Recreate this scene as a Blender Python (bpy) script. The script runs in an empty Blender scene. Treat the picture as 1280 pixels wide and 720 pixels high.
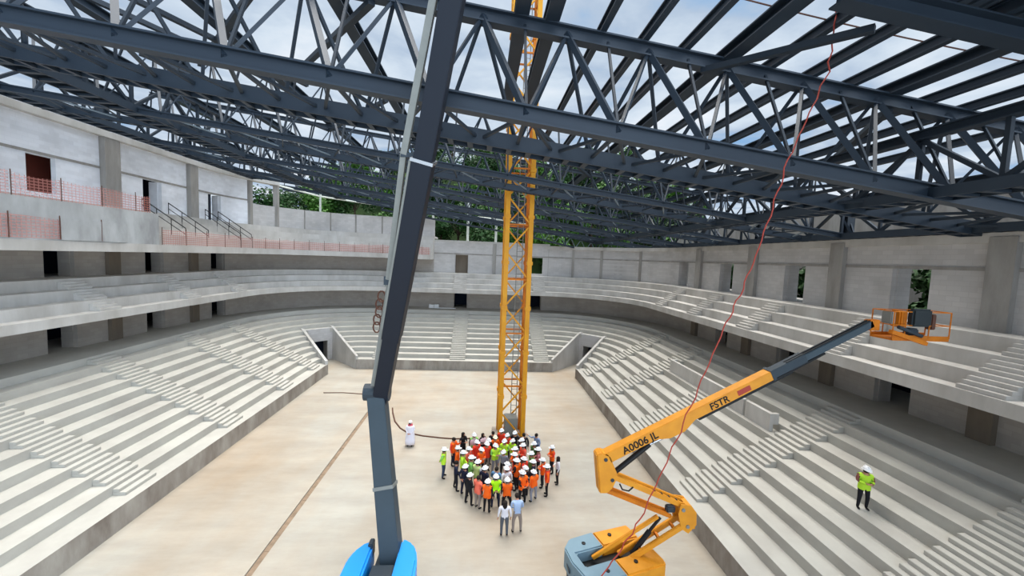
import bpy, bmesh, math, random
from mathutils import Vector, Matrix
random.seed(7)
C = bpy.context.scene.collection
PI = math.pi

# ------------------------------------------------------------------ camera
YAW, PITCH, ROLL, FPX, CAMZ = .0759, .0754, .0387, 491.5, 13.0
fw = Vector((math.sin(YAW)*math.cos(PITCH), math.cos(YAW)*math.cos(PITCH), -math.sin(PITCH)))
rt = Vector((math.cos(YAW), -math.sin(YAW), 0))
dn = fw.cross(rt)
r2 = math.cos(ROLL)*rt - math.sin(ROLL)*dn
d2 = math.sin(ROLL)*rt + math.cos(ROLL)*dn
cam = bpy.data.cameras.new('camera')
camo = bpy.data.objects.new('camera', cam); C.objects.link(camo)
cam.sensor_width = 36; cam.lens = 36*FPX/1280; cam.clip_end = 1000
m = Matrix((r2, -d2, -fw)).transposed().to_4x4(); m.translation = (0, 0, CAMZ)
camo.matrix_world = m
bpy.context.scene.camera = camo

# ------------------------------------------------------------------ sky, sun, exposure
w = bpy.data.worlds.new('sky'); bpy.context.scene.world = w; w.use_nodes = True
nt = w.node_tree; nt.nodes.clear()
N = nt.nodes.new; Lk = nt.links.new
out = N('ShaderNodeOutputWorld'); bg = N('ShaderNodeBackground')
tc = N('ShaderNodeTexCoord'); sep = N('ShaderNodeSeparateXYZ'); Lk(tc.outputs['Generated'], sep.inputs[0])
mx = N('ShaderNodeMath'); mx.operation = 'MAXIMUM'; Lk(sep.outputs['Z'], mx.inputs[0]); mx.inputs[1].default_value = .08
dx = N('ShaderNodeMath'); dx.operation = 'DIVIDE'; Lk(sep.outputs['X'], dx.inputs[0]); Lk(mx.outputs[0], dx.inputs[1])
dy = N('ShaderNodeMath'); dy.operation = 'DIVIDE'; Lk(sep.outputs['Y'], dy.inputs[0]); Lk(mx.outputs[0], dy.inputs[1])
cb = N('ShaderNodeCombineXYZ'); Lk(dx.outputs[0], cb.inputs[0]); Lk(dy.outputs[0], cb.inputs[1])
n1 = N('ShaderNodeTexNoise'); n1.inputs['Scale'].default_value = 1.15; n1.inputs['Detail'].default_value = 7; n1.inputs['Roughness'].default_value = .55
n1.inputs['Distortion'].default_value = .3; Lk(cb.outputs[0], n1.inputs['Vector'])
cr = N('ShaderNodeValToRGB'); e = cr.color_ramp.elements
e[0].position = .30; e[0].color = (.26, .46, .74, 1); e[1].position = .72; e[1].color = (.90, .94, 1.0, 1)
a = e.new(.42); a.color = (.46, .57, .72, 1)
a = e.new(.55); a.color = (.66, .76, .87, 1)
Lk(n1.outputs['Fac'], cr.inputs[0]); # added brightening of the unseen sky behind and right, lighting the left wall
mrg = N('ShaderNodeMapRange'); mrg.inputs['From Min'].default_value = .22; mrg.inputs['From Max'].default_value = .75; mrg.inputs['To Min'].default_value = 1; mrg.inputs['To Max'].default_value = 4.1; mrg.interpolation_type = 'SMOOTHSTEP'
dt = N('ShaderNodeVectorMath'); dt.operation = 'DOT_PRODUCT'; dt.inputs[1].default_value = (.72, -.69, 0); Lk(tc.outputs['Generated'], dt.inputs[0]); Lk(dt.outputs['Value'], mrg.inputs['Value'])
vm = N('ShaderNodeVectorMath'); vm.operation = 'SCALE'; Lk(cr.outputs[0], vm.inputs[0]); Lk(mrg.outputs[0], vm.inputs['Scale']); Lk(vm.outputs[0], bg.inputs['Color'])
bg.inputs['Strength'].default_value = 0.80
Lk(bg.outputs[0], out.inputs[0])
SUN = bpy.data.lights.new('sun', 'SUN'); SUN.energy = 6.0; SUN.angle = math.radians(45); SUN.color = (1, .965, .91)
so = bpy.data.objects.new('sun', SUN); C.objects.link(so)
so.rotation_euler = (math.radians(-16), math.radians(3), 0); so.location = (0, 0, 80)
vs = bpy.context.scene.view_settings
vs.view_transform = 'Standard'; vs.look = 'None'; vs.exposure = 0.35; vs.gamma = 1; vs.use_curve_mapping = False

# ------------------------------------------------------------------ materials
def lin(c):
    return tuple((v/12.92 if v <= .04045 else ((v+.055)/1.055)**2.4) for v in c)
def mat(name, col, rough=.7, metal=0., var=0., scale=1., stretch=(1, 1, 1), col2=None, bump=0., spec=.3, alpha=None):
    """col is sRGB 0..1; var mixes in col2 (or a darker tone) by noise"""
    m = bpy.data.materials.new(name); m.use_nodes = True
    t = m.node_tree; b = t.nodes['Principled BSDF']
    b.inputs['Base Color'].default_value = (*lin(col), 1)
    b.inputs['Roughness'].default_value = rough; b.inputs['Metallic'].default_value = metal
    b.inputs['Specular IOR Level'].default_value = spec
    m.diffuse_color = (*lin(col), 1)
    if var > 0:
        c2 = col2 or tuple(v*.72 for v in col)
        tcn = t.nodes.new('ShaderNodeTexCoord'); mp = t.nodes.new('ShaderNodeMapping'); mp.inputs['Scale'].default_value = stretch
        t.links.new(tcn.outputs['Object'], mp.inputs[0])
        n = t.nodes.new('ShaderNodeTexNoise'); n.inputs['Scale'].default_value = scale; n.inputs['Detail'].default_value = 6; n.inputs['Roughness'].default_value = .62
        t.links.new(mp.outputs[0], n.inputs['Vector'])
        r = t.nodes.new('ShaderNodeValToRGB'); r.color_ramp.elements[0].position = .36; r.color_ramp.elements[1].position = .68
        t.links.new(n.outputs['Fac'], r.inputs[0])
        mixf = t.nodes.new('ShaderNodeMath'); mixf.operation = 'MULTIPLY'; mixf.inputs[1].default_value = var
        t.links.new(r.outputs[0], mixf.inputs[0])
        mx_ = t.nodes.new('ShaderNodeMix'); mx_.data_type = 'RGBA'
        mx_.inputs['A'].default_value = (*lin(col), 1); mx_.inputs['B'].default_value = (*lin(c2), 1)
        t.links.new(mixf.outputs[0], mx_.inputs['Factor']); t.links.new(mx_.outputs['Result'], b.inputs['Base Color'])
        if bump:
            bp = t.nodes.new('ShaderNodeBump'); bp.inputs['Strength'].default_value = bump; bp.inputs['Distance'].default_value = .02
            t.links.new(n.outputs['Fac'], bp.inputs['Height']); t.links.new(bp.outputs[0], b.inputs['Normal'])
    if alpha is not None: b.inputs['Alpha'].default_value = alpha
    return m
def block_mat(name, col, joint, bw=.6, bh=.25):
    m = mat(name, col, .85)
    t = m.node_tree; b = t.nodes['Principled BSDF']
    tcn = t.nodes.new('ShaderNodeTexCoord'); s = t.nodes.new('ShaderNodeSeparateXYZ'); t.links.new(tcn.outputs['Object'], s.inputs[0])
    ad = t.nodes.new('ShaderNodeMath'); ad.operation = 'ADD'; t.links.new(s.outputs['X'], ad.inputs[0]); t.links.new(s.outputs['Y'], ad.inputs[1])
    c_ = t.nodes.new('ShaderNodeCombineXYZ'); t.links.new(ad.outputs[0], c_.inputs[0]); t.links.new(s.outputs['Z'], c_.inputs[1])
    br = t.nodes.new('ShaderNodeTexBrick'); br.inputs['Scale'].default_value = 1
    br.inputs['Brick Width'].default_value = bw; br.inputs['Row Height'].default_value = bh; br.inputs['Mortar Size'].default_value = .012
    br.inputs['Color1'].default_value = (*lin(col), 1); br.inputs['Color2'].default_value = (*lin(tuple(v*.95 for v in col)), 1); br.inputs['Mortar'].default_value = (*lin(joint), 1)
    t.links.new(c_.outputs[0], br.inputs['Vector'])
    n = t.nodes.new('ShaderNodeTexNoise'); n.inputs['Scale'].default_value = .5; n.inputs['Detail'].default_value = 6; t.links.new(tcn.outputs['Object'], n.inputs['Vector'])
    r = t.nodes.new('ShaderNodeValToRGB'); r.color_ramp.elements[0].position = .45; r.color_ramp.elements[1].position = .75
    r.color_ramp.elements[0].color = (1, 1, 1, 1); r.color_ramp.elements[1].color = (.74, .73, .72, 1); t.links.new(n.outputs['Fac'], r.inputs[0])
    mm = t.nodes.new('ShaderNodeMix'); mm.data_type = 'RGBA'; mm.blend_type = 'MULTIPLY'; mm.inputs['Factor'].default_value = .7
    t.links.new(br.outputs['Color'], mm.inputs['A']); t.links.new(r.outputs[0], mm.inputs['B']); t.links.new(mm.outputs['Result'], b.inputs['Base Color'])
    return m
M = {}
M['floor'] = mat('screed_floor', (.655, .64, .60), .75, var=.9, scale=.16, stretch=(1.0, .45, 1), col2=(.64, .57, .485), bump=.1)
# a second layer of pale dust on the screed
def _dust(m):
    t = m.node_tree; b = t.nodes['Principled BSDF']; src = b.inputs['Base Color'].links[0].from_socket
    tcn = t.nodes.new('ShaderNodeTexCoord'); mp = t.nodes.new('ShaderNodeMapping'); mp.inputs['Scale'].default_value = (.25, .9, 1); t.links.new(tcn.outputs['Object'], mp.inputs[0])
    n = t.nodes.new('ShaderNodeTexNoise'); n.inputs['Scale'].default_value = .7; n.inputs['Detail'].default_value = 8; n.inputs['Roughness'].default_value = .7; t.links.new(mp.outputs[0], n.inputs['Vector'])
    r = t.nodes.new('ShaderNodeValToRGB'); r.color_ramp.elements[0].position = .35; r.color_ramp.elements[0].color = (.80, .80, .80, 1); r.color_ramp.elements[1].position = .65; r.color_ramp.elements[1].color = (1.06, 1.06, 1.06, 1)
    t.links.new(n.outputs['Fac'], r.inputs[0])
    mm = t.nodes.new('ShaderNodeMix'); mm.data_type = 'RGBA'; mm.blend_type = 'MULTIPLY'; mm.inputs['Factor'].default_value = .8
    t.links.new(src, mm.inputs['A']); t.links.new(r.outputs[0], mm.inputs['B']); t.links.new(mm.outputs['Result'], b.inputs['Base Color'])
_dust(M['floor'])
M['conc'] = mat('terrace_concrete', (.71, .70, .665), .85, var=.6, scale=.55, stretch=(1, 1, 1.6), col2=(.63, .61, .58), bump=.15)
M['kerb'] = mat('stained_concrete', (.65, .63, .595), .85, var=.9, scale=.8, stretch=(1, 1, .35), col2=(.46, .42, .385), bump=.15)
M['rim'] = mat('pale_rim_concrete', (.76, .75, .73), .85, var=.6, scale=.7, stretch=(1, 1, .3), col2=(.60, .58, .55))
M['col'] = mat('column_concrete', (.62, .61, .59), .85, var=.7, scale=1.2, stretch=(1, 1, .25), col2=(.47, .45, .43))
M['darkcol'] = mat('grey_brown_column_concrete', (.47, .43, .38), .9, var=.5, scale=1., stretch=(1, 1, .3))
M['white_block'] = block_mat('white_block_wall', (.94, .95, .97), (.91, .92, .94))
M['grey_block'] = block_mat('grey_block_wall', (.76, .75, .74), (.71, .70, .69))
M['beige_block'] = block_mat('beige_block_wall', (.67, .645, .615), (.63, .61, .58))
M['form'] = mat('formwork_concrete', (.72, .73, .73), .85, var=.8, scale=.8, stretch=(1, 1, .4), col2=(.53, .53, .53))
M['redbrick'] = block_mat('red_brick', (.42, .17, .12), (.36, .2, .16), .25, .08)
M['dark'] = mat('dark_interior_shade', (.10, .13, .20), .8)  # near-black navy: the shade of unlit interiors put into the colour
M['steel'] = mat('dark_blue_grey_steel', (.15, .195, .24), .5, .0, var=.4, scale=.6, col2=(.12, .155, .195), spec=.4)
M['steel2'] = mat('charcoal_steel', (.135, .175, .215), .55, .0, var=.3, scale=.8, spec=.4)
M['deck'] = mat('roof_sheet_grey', (.27, .31, .35), .6, var=.3, scale=.5)
M['galv'] = mat('glinting_galvanised_steel', (.42, .47, .50), .45, .2)  # galvanised grey, lightened to carry glints on the far roof lacing
M['ply'] = mat('batten_grey', (.40, .41, .41), .8, var=.4, scale=.7)
M['yellow'] = mat('crane_yellow', (.86, .60, .10), .5, var=.35, scale=1.4, col2=(.72, .44, .06))
M['rustyel'] = mat('worn_orange_yellow', (.80, .46, .07), .55, var=.6, scale=1.8, col2=(.60, .32, .06))
M['lift'] = mat('lift_orange_yellow', (.86, .575, .13), .5, var=.5, scale=1.6, col2=(.74, .46, .10), spec=.4)
M['liftgrey'] = mat('lift_blue_grey', (.46, .56, .61), .5, var=.2, scale=1.5)
M['black'] = mat('black_machine_paint', (.07, .075, .08), .5)
M['darkgrey'] = mat('dark_grey_paint', (.20, .24, .27), .5, var=.25, scale=1.2)
M['slate'] = mat('slate_boom_paint', (.24, .29, .32), .5, var=.25, scale=.8)
M['navyboom'] = mat('navy_black_boom_paint', (.085, .115, .16), .5, var=.2, scale=.8)
M['rail'] = mat('grey_cable_rail', (.52, .53, .51), .5, var=.3, scale=2)
M['blue'] = mat('bright_blue_plastic', (.03, .58, .93), .4, spec=.5)
M['rubber'] = mat('tyre_rubber', (.06, .06, .06), .8)
M['chrome'] = mat('bright_piston_steel', (.75, .76, .77), .25, .8)
M['red_hose'] = mat('red_hose', (.64, .25, .20), .6)
M['cable'] = mat('brown_cable', (.35, .23, .18), .7)
M['wpost'] = mat('white_post', (.86, .88, .84), .6)
M['leaf'] = mat('tree_leaves', (.25, .42, .10), .7, var=.9, scale=.35, col2=(.11, .23, .07))
M['leaf2'] = mat('dark_tree_leaves', (.15, .29, .10), .7, var=.8, scale=.35, col2=(.08, .17, .06))
M['bark'] = mat('bark', (.25, .2, .15), .9)
M['hill'] = mat('grassy_hill', (.18, .27, .10), .95, var=.8, scale=.2, col2=(.10, .17, .07))
M['skin'] = mat('skin', (.72, .52, .42), .6)
M['text'] = mat('black_lettering', (.10, .08, .06), .6)
M['trench'] = mat('trench_earth', (.56, .48, .40), .95, var=.6, scale=3.)
M['screen'] = mat('dark_control_box', (.16, .19, .20), .5)
M['white'] = mat('white_plastic', (.90, .90, .90), .4, spec=.5)
M['eye'] = mat('dark_eye', (.08, .06, .05), .5)
M['lips'] = mat('lips', (.55, .32, .28), .6)
def net_mat(name, col):
    m = mat(name, col, .8); t = m.node_tree; b = t.nodes['Principled BSDF']
    tcn = t.nodes.new('ShaderNodeTexCoord'); s = t.nodes.new('ShaderNodeSeparateXYZ'); t.links.new(tcn.outputs['Object'], s.inputs[0])
    ad = t.nodes.new('ShaderNodeMath'); ad.operation = 'ADD'; t.links.new(s.outputs['X'], ad.inputs[0]); t.links.new(s.outputs['Y'], ad.inputs[1])
    c_ = t.nodes.new('ShaderNodeCombineXYZ'); t.links.new(ad.outputs[0], c_.inputs[0]); t.links.new(s.outputs['Z'], c_.inputs[1])
    br = t.nodes.new('ShaderNodeTexBrick'); br.offset = 0; br.inputs['Scale'].default_value = 1; br.inputs['Brick Width'].default_value = .22; br.inputs['Row Height'].default_value = .16; br.inputs['Mortar Size'].default_value = .026
    br.inputs['Color1'].default_value = (.08, .08, .08, 1); br.inputs['Color2'].default_value = (.08, .08, .08, 1); br.inputs['Mortar'].default_value = (.5, .5, .5, 1)
    t.links.new(c_.outputs[0], br.inputs['Vector']); t.links.new(br.outputs['Color'], b.inputs['Alpha'])
    return m
M['net'] = net_mat('pink_safety_netting', (.84, .56, .52))

# ------------------------------------------------------------------ mesh helpers
class MB:
    def __init__(s): s.bm = bmesh.new()
    def quad(s, pts):
        s.bm.faces.new([s.bm.verts.new(p) for p in pts])
    def hexa(s, p):      # 8 points: bottom 4, top 4
        v = [s.bm.verts.new(q) for q in p]
        for f in ((3, 2, 1, 0), (4, 5, 6, 7), (0, 1, 5, 4), (1, 2, 6, 5), (2, 3, 7, 6), (3, 0, 4, 7)):
            s.bm.faces.new([v[i] for i in f])
    def box(s, x0, x1, y0, y1, z0, z1, mtx=None):
        p = [(x0, y0, z0), (x1, y0, z0), (x1, y1, z0), (x0, y1, z0), (x0, y0, z1), (x1, y0, z1), (x1, y1, z1), (x0, y1, z1)]
        if mtx: p = [mtx @ Vector(q) for q in p]
        s.hexa(p)
    def frame(s, a, b, up=(0, 0, 1)):
        a = Vector(a); b = Vector(b); d = (b-a); L = d.length; d.normalize(); u = Vector(up)
        if abs(d.dot(u)) > .98: u = Vector((0, 1, 0))
        x = d.cross(u).normalized(); z = x.cross(d).normalized()
        return Matrix(((x.x, d.x, z.x, a.x), (x.y, d.y, z.y, a.y), (x.z, d.z, z.z, a.z), (0, 0, 0, 1))), L
    def bar(s, a, b, w, h, up=(0, 0, 1), oz=0, ox=0, w2=None, h2=None):
        mt, L = s.frame(a, b, up); w2 = w if w2 is None else w2; h2 = h if h2 is None else h2
        p = [(ox-w/2, 0, oz-h/2), (ox+w/2, 0, oz-h/2), (ox+w2/2, L, oz-h2/2), (ox-w2/2, L, oz-h2/2), (ox-w/2, 0, oz+h/2), (ox+w/2, 0, oz+h/2), (ox+w2/2, L, oz+h2/2), (ox-w2/2, L, oz+h2/2)]
        s.hexa([mt @ Vector(q) for q in p])
    def hbeam(s, a, b, w, h, t=.05, up=(0, 0, 1)):
        s.bar(a, b, w, t, up, oz=h/2-t/2); s.bar(a, b, w, t, up, oz=-h/2+t/2); s.bar(a, b, t, h-2*t, up)
    def tube(s, a, b, r, n=8, r2=None, cap=True):
        mt, L = s.frame(a, b); r2 = r if r2 is None else r2
        A = [s.bm.verts.new(mt @ Vector((r*math.cos(2*PI*i/n), 0, r*math.sin(2*PI*i/n)))) for i in range(n)]
        B = [s.bm.verts.new(mt @ Vector((r2*math.cos(2*PI*i/n), L, r2*math.sin(2*PI*i/n)))) for i in range(n)]
        for i in range(n): s.bm.faces.new((A[i], A[(i+1) % n], B[(i+1) % n], B[i]))
        if cap: s.bm.faces.new(A[::-1]); s.bm.faces.new(B)
    def path(s, pts, r, n=6):
        pts = [Vector(p) for p in pts]; rings = []
        for i, p in enumerate(pts):
            d = (pts[min(i+1, len(pts)-1)]-pts[max(i-1, 0)]).normalized(); u = Vector((0, 1, 0)) if abs(d.y) < .9 else Vector((1, 0, 0))
            x = d.cross(u).normalized(); y = x.cross(d)
            rings.append([s.bm.verts.new(p+r*(math.cos(2*PI*k/n)*x+math.sin(2*PI*k/n)*y)) for k in range(n)])
        for i in range(len(rings)-1):
            for k in range(n): s.bm.faces.new((rings[i][k], rings[i][(k+1) % n], rings[i+1][(k+1) % n], rings[i+1][k]))
        s.bm.faces.new(rings[0][::-1]); s.bm.faces.new(rings[-1])
    def lathe(s, prof, c=(0, 0, 0), n=16, sx=1, sy=1):
        rings = []
        for r, z in prof:
            rings.append([s.bm.verts.new((c[0]+sx*r*math.cos(2*PI*k/n), c[1]+sy*r*math.sin(2*PI*k/n), c[2]+z)) for k in range(n)])
        for i in range(len(rings)-1):
            for k in range(n): s.bm.faces.new((rings[i][k], rings[i][(k+1) % n], rings[i+1][(k+1) % n], rings[i+1][k]))
        s.bm.faces.new(rings[0][::-1]); s.bm.faces.new(rings[-1])
    def prism(s, poly, z0, z1, mtx=None, bevel=0):   # poly xy, extruded along z
        f = (lambda q: mtx @ Vector(q)) if mtx else (lambda q: q)
        A = [s.bm.verts.new(f((x, y, z0))) for x, y in poly]; B = [s.bm.verts.new(f((x, y, z1))) for x, y in poly]; n = len(poly)
        for i in range(n): s.bm.faces.new((A[i], A[(i+1) % n], B[(i+1) % n], B[i]))
        s.bm.faces.new(A[::-1]); s.bm.faces.new(B)
    def done(s, name, m, parent=None, smooth=False, bevel=0, mtx=None):
        bmesh.ops.recalc_face_normals(s.bm, faces=s.bm.faces)
        me = bpy.data.meshes.new(name)
        if bevel: bmesh.ops.bevel(s.bm, geom=s.bm.edges[:], offset=bevel, segments=2, affect='EDGES', clamp_overlap=True)
        if mtx is not None: s.bm.transform(mtx)
        s.bm.to_mesh(me); s.bm.free()
        for mm in (m if isinstance(m, (list, tuple)) else [m]): me.materials.append(mm)
        if smooth:
            for p in me.polygons: p.use_smooth = True
        o = bpy.data.objects.new(name, me); C.objects.link(o)
        if parent: o.parent = parent
        return o
def tag(o, label, cat, group=None, kind=None):
    o['label'] = label; o['category'] = cat
    if group: o['group'] = group
    if kind: o['kind'] = kind
    return o
def struct(o, label=None):
    o['kind'] = 'structure'
    if label: o['label'] = label
    return o
def empty(name, label, cat, loc=(0, 0, 0), rz=0, group=None):
    o = bpy.data.objects.new(name, None); C.objects.link(o); o.location = loc; o.rotation_euler = (0, 0, rz); o.empty_display_size = .2
    return tag(o, label, cat, group)
def copy_tree(o, parent=None):
    c = o.copy(); C.objects.link(c)
    if parent: c.parent = parent
    for ch in list(o.children): copy_tree(ch, c)
    return c
ORD = ['first', 'second', 'third', 'fourth', 'fifth', 'sixth', 'seventh', 'eighth', 'ninth', 'tenth', 'eleventh', 'twelfth']

# ------------------------------------------------------------------ plan of the bowl
XL, XR, YF, RC = -16.05, 10.68, 44.4, 3.0
CLx, CRx, CY = XL+RC, XR-RC, YF-RC
Y0 = 4.0
def pt(seg, v, o):
    """plan point at outward distance o from the court kerb"""
    if seg == 'L': return (XL-o, v)
    if seg == 'R': return (XR+o, v)
    if seg == 'F': return (v, YF+o)
    if seg == 'A': return (CLx-(RC+o)*math.cos(v), CY+(RC+o)*math.sin(v))      # v 0..pi/2 from left line to far line
    if seg == 'B': return (CRx+(RC+o)*math.sin(v), CY+(RC+o)*math.cos(v))      # v 0..pi/2 from far line to right line
PATH = [('L', Y0), ('L', 16), ('L', 28), ('L', CY)] + [('A', PI/2*i/20) for i in range(1, 20)] + [('F', CLx), ('F', -8), ('F', 0), ('F', 5), ('F', CRx)] + \
       [('B', PI/2*i/20) for i in range(1, 20)] + [('R', CY), ('R', 28), ('R', 16), ('R', Y0)]
def sub(p0, p1):
    i0 = PATH.index(p0) if p0 in PATH else None
    return PATH
def clip_path(a, b):
    """stretch of PATH from station a to station b, (seg, value) each"""
    order = 'LAFBR'
    def key(s):
        k = order.index(s[0]); v = s[1]
        return (k, -v if s[0] == 'R' else v)
    mid = [p for p in PATH if key(a) < key(p) < key(b)]
    return [a]+mid+[b]
def sweep(name, prof, path, m, closed=False, cap=True, parent=None):
    """prof: list of (o, z)"""
    mb = MB(); rings = []
    for st in path: rings.append([mb.bm.verts.new((*pt(st[0], st[1], o), z)) for o, z in prof])
    n = len(prof)
    for i in range(len(rings)-1):
        for k in range(n if closed else n-1):
            mb.bm.faces.new((rings[i][k], rings[i][(k+1) % n], rings[i+1][(k+1) % n], rings[i+1][k]))
    if closed and cap:
        mb.bm.faces.new(rings[0][::-1]); mb.bm.faces.new(rings[-1])
    return mb.done(name, m, parent)

# ------------------------------------------------------------------ floor
mb = MB(); TX, TW = -8.92, .14
x0, x1 = XL-12.5, XR+12.5
yb = 34.0
mb.box(x0, TX-TW, -6, yb, -.3, 0); mb.box(TX+TW, x1, -6, yb, -.3, 0); mb.box(x0, x1, yb, YF+13, -.3, 0)
mb.box(TX-TW, TX+TW, -6, yb, -.3, -.10)
struct(mb.done('floor', M['floor']), 'beige screed floor of the court')
mb = MB()
for i in range(70):
    y = 6+i*.4; mb.box(TX-TW+.01, TX+TW-.01, y, y+.4, -.099, -.065+.03*random.random())
tag(mb.done('trench_rubble', M['trench']), 'brown strip of earth and rubble lying in the long floor trench', 'rubble', kind='stuff')

# ------------------------------------------------------------------ lower bowl
RIS, TRD, ZK = .455, .872, 1.08
O1 = 1.07                       # first riser
NROW = 10
prof = [(0, 0), (0, ZK)]
z = ZK
for k in range(NROW):
    o = O1+k*TRD
    prof += [(o, z), (o, z+RIS)]; z += RIS
ZW = z                          # walkway level
OW = 11.95                      # back wall
prof += [(OW+4, ZW)]
OV, HV = 5.43, 1.55             # corner entrances: reach and half width
nb = 8
mb = MB()
def stations():
    out = [('L', Y0, 0), ('L', 14., 0), ('L', 24., 0), ('L', 34., 0), ('L', CY, 0)]
    for s in 'A', 'F', 'B':
        if s == 'F': out += [('F', x, 0) for x in (CLx, -9, -3, 3, CRx)]
        else: out += [(s, u, 1) for u in [i/8*.4 for i in range(1, 9)]+[.4+.2*i/4 for i in range(1, 4)]+[.6+.4*i/8 for i in range(0, 8)]]
    return out+[('R', y, 0) for y in (CY, 34., 24., 14., Y0)]
ST = stations()
def ringpt(s, v, arc, o):
    if arc:
        if o <= OV+.01: ph = math.asin(min(.95, HV/(RC+o)))
        else: ph = math.asin(HV/(RC+OV))
        q = PI/4
        ang = (v/.4)*(q-ph) if v <= .4 else (q-ph+(v-.4)/.2*2*ph if v <= .6 else q+ph+(v-.6)/.4*(q-ph))
        return pt(s, ang, o)
    return pt(s, v, o)
rings = [[mb.bm.verts.new((*ringpt(s, v, a, o), z)) for o, z in prof] for s, v, a in ST]
for i in range(len(ST)-1):
    (s, v, a), (s2, v2, a2) = ST[i], ST[i+1]
    cut = a and a2 and s == s2 and v >= .4-1e-6 and v2 <= .6+1e-6
    for k in range(len(prof)-1):
        if cut and prof[k][0] < OV-.01 or (cut and k+1 < len(prof) and prof[k+1][0] <= OV+.3 and prof[k][0] < OV-.01): continue
        f = mb.bm.faces.new((rings[i][k], rings[i][k+1], rings[i+1][k+1], rings[i+1][k]))
        f.material_index = 1 if k == 0 else 0
bowl = struct(mb.done('lower_terrace', [M['conc'], M['kerb']]), 'stepped concrete terraces around the court')
# entrances at the two far corners
for side, sg in (('left', -1), ('right', 1)):
    cx = CLx if side == 'left' else CRx
    ax = Vector((sg*math.sqrt(.5), math.sqrt(.5), 0)); pr = Vector((ax.y, -ax.x, 0))
    base = Vector((cx, CY, 0))
    w_ = MB()
    for s in (-1, 1):
        # sloping side wall
        d0, d1 = RC-.35, RC+OV+.2
        lo = [(d0, 0), (d1+2.5, 0), (d1+2.5, 3.9), (d1, 3.95), (d0, 1.45)]
        a_ = [base+ax*d+pr*s*HV+Vector((0, 0, z)) for d, z in lo]; b_ = [base+ax*d+pr*s*(HV+.28)+Vector((0, 0, z)) for d, z in lo]
        A = [w_.bm.verts.new(p) for p in a_]; B = [w_.bm.verts.new(p) for p in b_]
        for i in range(5): w_.bm.faces.new((A[i], A[(i+1) % 5], B[(i+1) % 5], B[i]))
        w_.bm.faces.new(A[::-1]); w_.bm.faces.new(B)
    wo = struct(w_.done('wall_entrance_'+side, M['rim']), 'sloping side walls of the %s corner entrance' % side)
    w_ = MB()
    d1 = RC+OV-.05
    mt = Matrix(((pr.x, ax.x, 0, base.x), (pr.y, ax.y, 0, base.y), (0, 0, 1, 0), (0, 0, 0, 1)))
    w_.box(-HV, HV, d1-.05, d1+.25, 2.35, 3.85, mt); w_.box(-HV, -HV+.55, d1, d1+.25, 0, 2.35, mt); w_.box(HV-.55, HV, d1, d1+.25, 0, 2.35, mt)
    struct(w_.done('wall_entrance_head_'+side, M['grey_block']), 'lintel over the %s corner entrance' % side)
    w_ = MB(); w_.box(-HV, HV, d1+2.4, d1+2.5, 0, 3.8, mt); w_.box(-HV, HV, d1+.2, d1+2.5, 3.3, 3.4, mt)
    struct(w_.done('wall_entrance_back_'+side, M['dark']), 'shade-coloured inside of the %s corner entrance' % side)

# ------------------------------------------------------------------ upper terrace ring
OB = 7.77
u0, ur, ut = 8.65, .65, .87
prof2 = [(OB, 8.1), (OB, u0)]
z = u0
for k in range(3):
    o = OB+.8+k*.9; prof2 += [(o, z), (o, z+ur)]; z += ur
ZU = z
prof2 += [(OW+4, ZU), (OW+4, ZU-.25), (OW-.3, ZU-.25), (OW-.3, 8.1+.3), (OW-.3, 8.1)]
full = clip_path(('L', Y0), ('R', Y0))
struct(sweep('upper_terrace', prof2, full, M['rim'], closed=True), 'overhanging upper terrace with three steps')

# ------------------------------------------------------------------ back walls
def wall(name, path, o0, thk, z0, z1, m, openings=(), jamb=0, label=None):
    """openings: (seg, v0, v1, za, zb)"""
    order = 'LAFBR'
    def key(s): return (order.index(s[0]), -s[1] if s[0] == 'R' else s[1])
    st = list(path)
    for seg, v0, v1, za, zb in openings: st += [(seg, v0), (seg, v1)]
    a, b = key(path[0]), key(path[-1])
    st = sorted(set(st), key=key); st = [q for q in st if a <= key(q) <= b]
    mb = MB()
    def piece(p, q, za, zb):
        A = pt(p[0], p[1], o0); B = pt(q[0], q[1], o0); D = pt(p[0], p[1], o0+thk); E = pt(q[0], q[1], o0+thk)
        mb.hexa([(*A, za), (*B, za), (*E, za), (*D, za), (*A, zb), (*B, zb), (*E, zb), (*D, zb)])
    for p, q in zip(st, st[1:]):
        op = None
        for seg, v0, v1, za, zb in openings:
            k0, k1 = sorted((key((seg, v0)), key((seg, v1))))
            if k0 <= key(p) and key(q) <= k1: op = (za, zb)
        if op:
            if op[0] > z0+.01: piece(p, q, z0, op[0])
            if op[1] < z1-.01: piece(p, q, op[1], z1)
        else: piece(p, q, z0, z1)
    for seg, v0, v1, za, zb in openings:
        for v in (v0, v1):
            if jamb and za-z0 < .2:
                A = pt(seg, v, o0+thk); B = pt(seg, v, o0+jamb)
                nrm = Vector((B[1]-A[1], A[0]-B[0], 0)).normalized()*.06
                mb.hexa([(A[0]-nrm.x, A[1]-nrm.y, za), (B[0]-nrm.x, B[1]-nrm.y, za), (B[0]+nrm.x, B[1]+nrm.y, za), (A[0]+nrm.x, A[1]+nrm.y, za),
                         (A[0]-nrm.x, A[1]-nrm.y, zb), (B[0]-nrm.x, B[1]-nrm.y, zb), (B[0]+nrm.x, B[1]+nrm.y, zb), (A[0]+nrm.x, A[1]+nrm.y, zb)])
    return struct(mb.done(name, m), label)
LD = [(27.3, 29.2), (34.9, 36.8)]           # door bays, left
RD = [(18.3, 20.2), (26.1, 28.0), (34.1, 36.1), (41.0, 41.39)]
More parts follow.
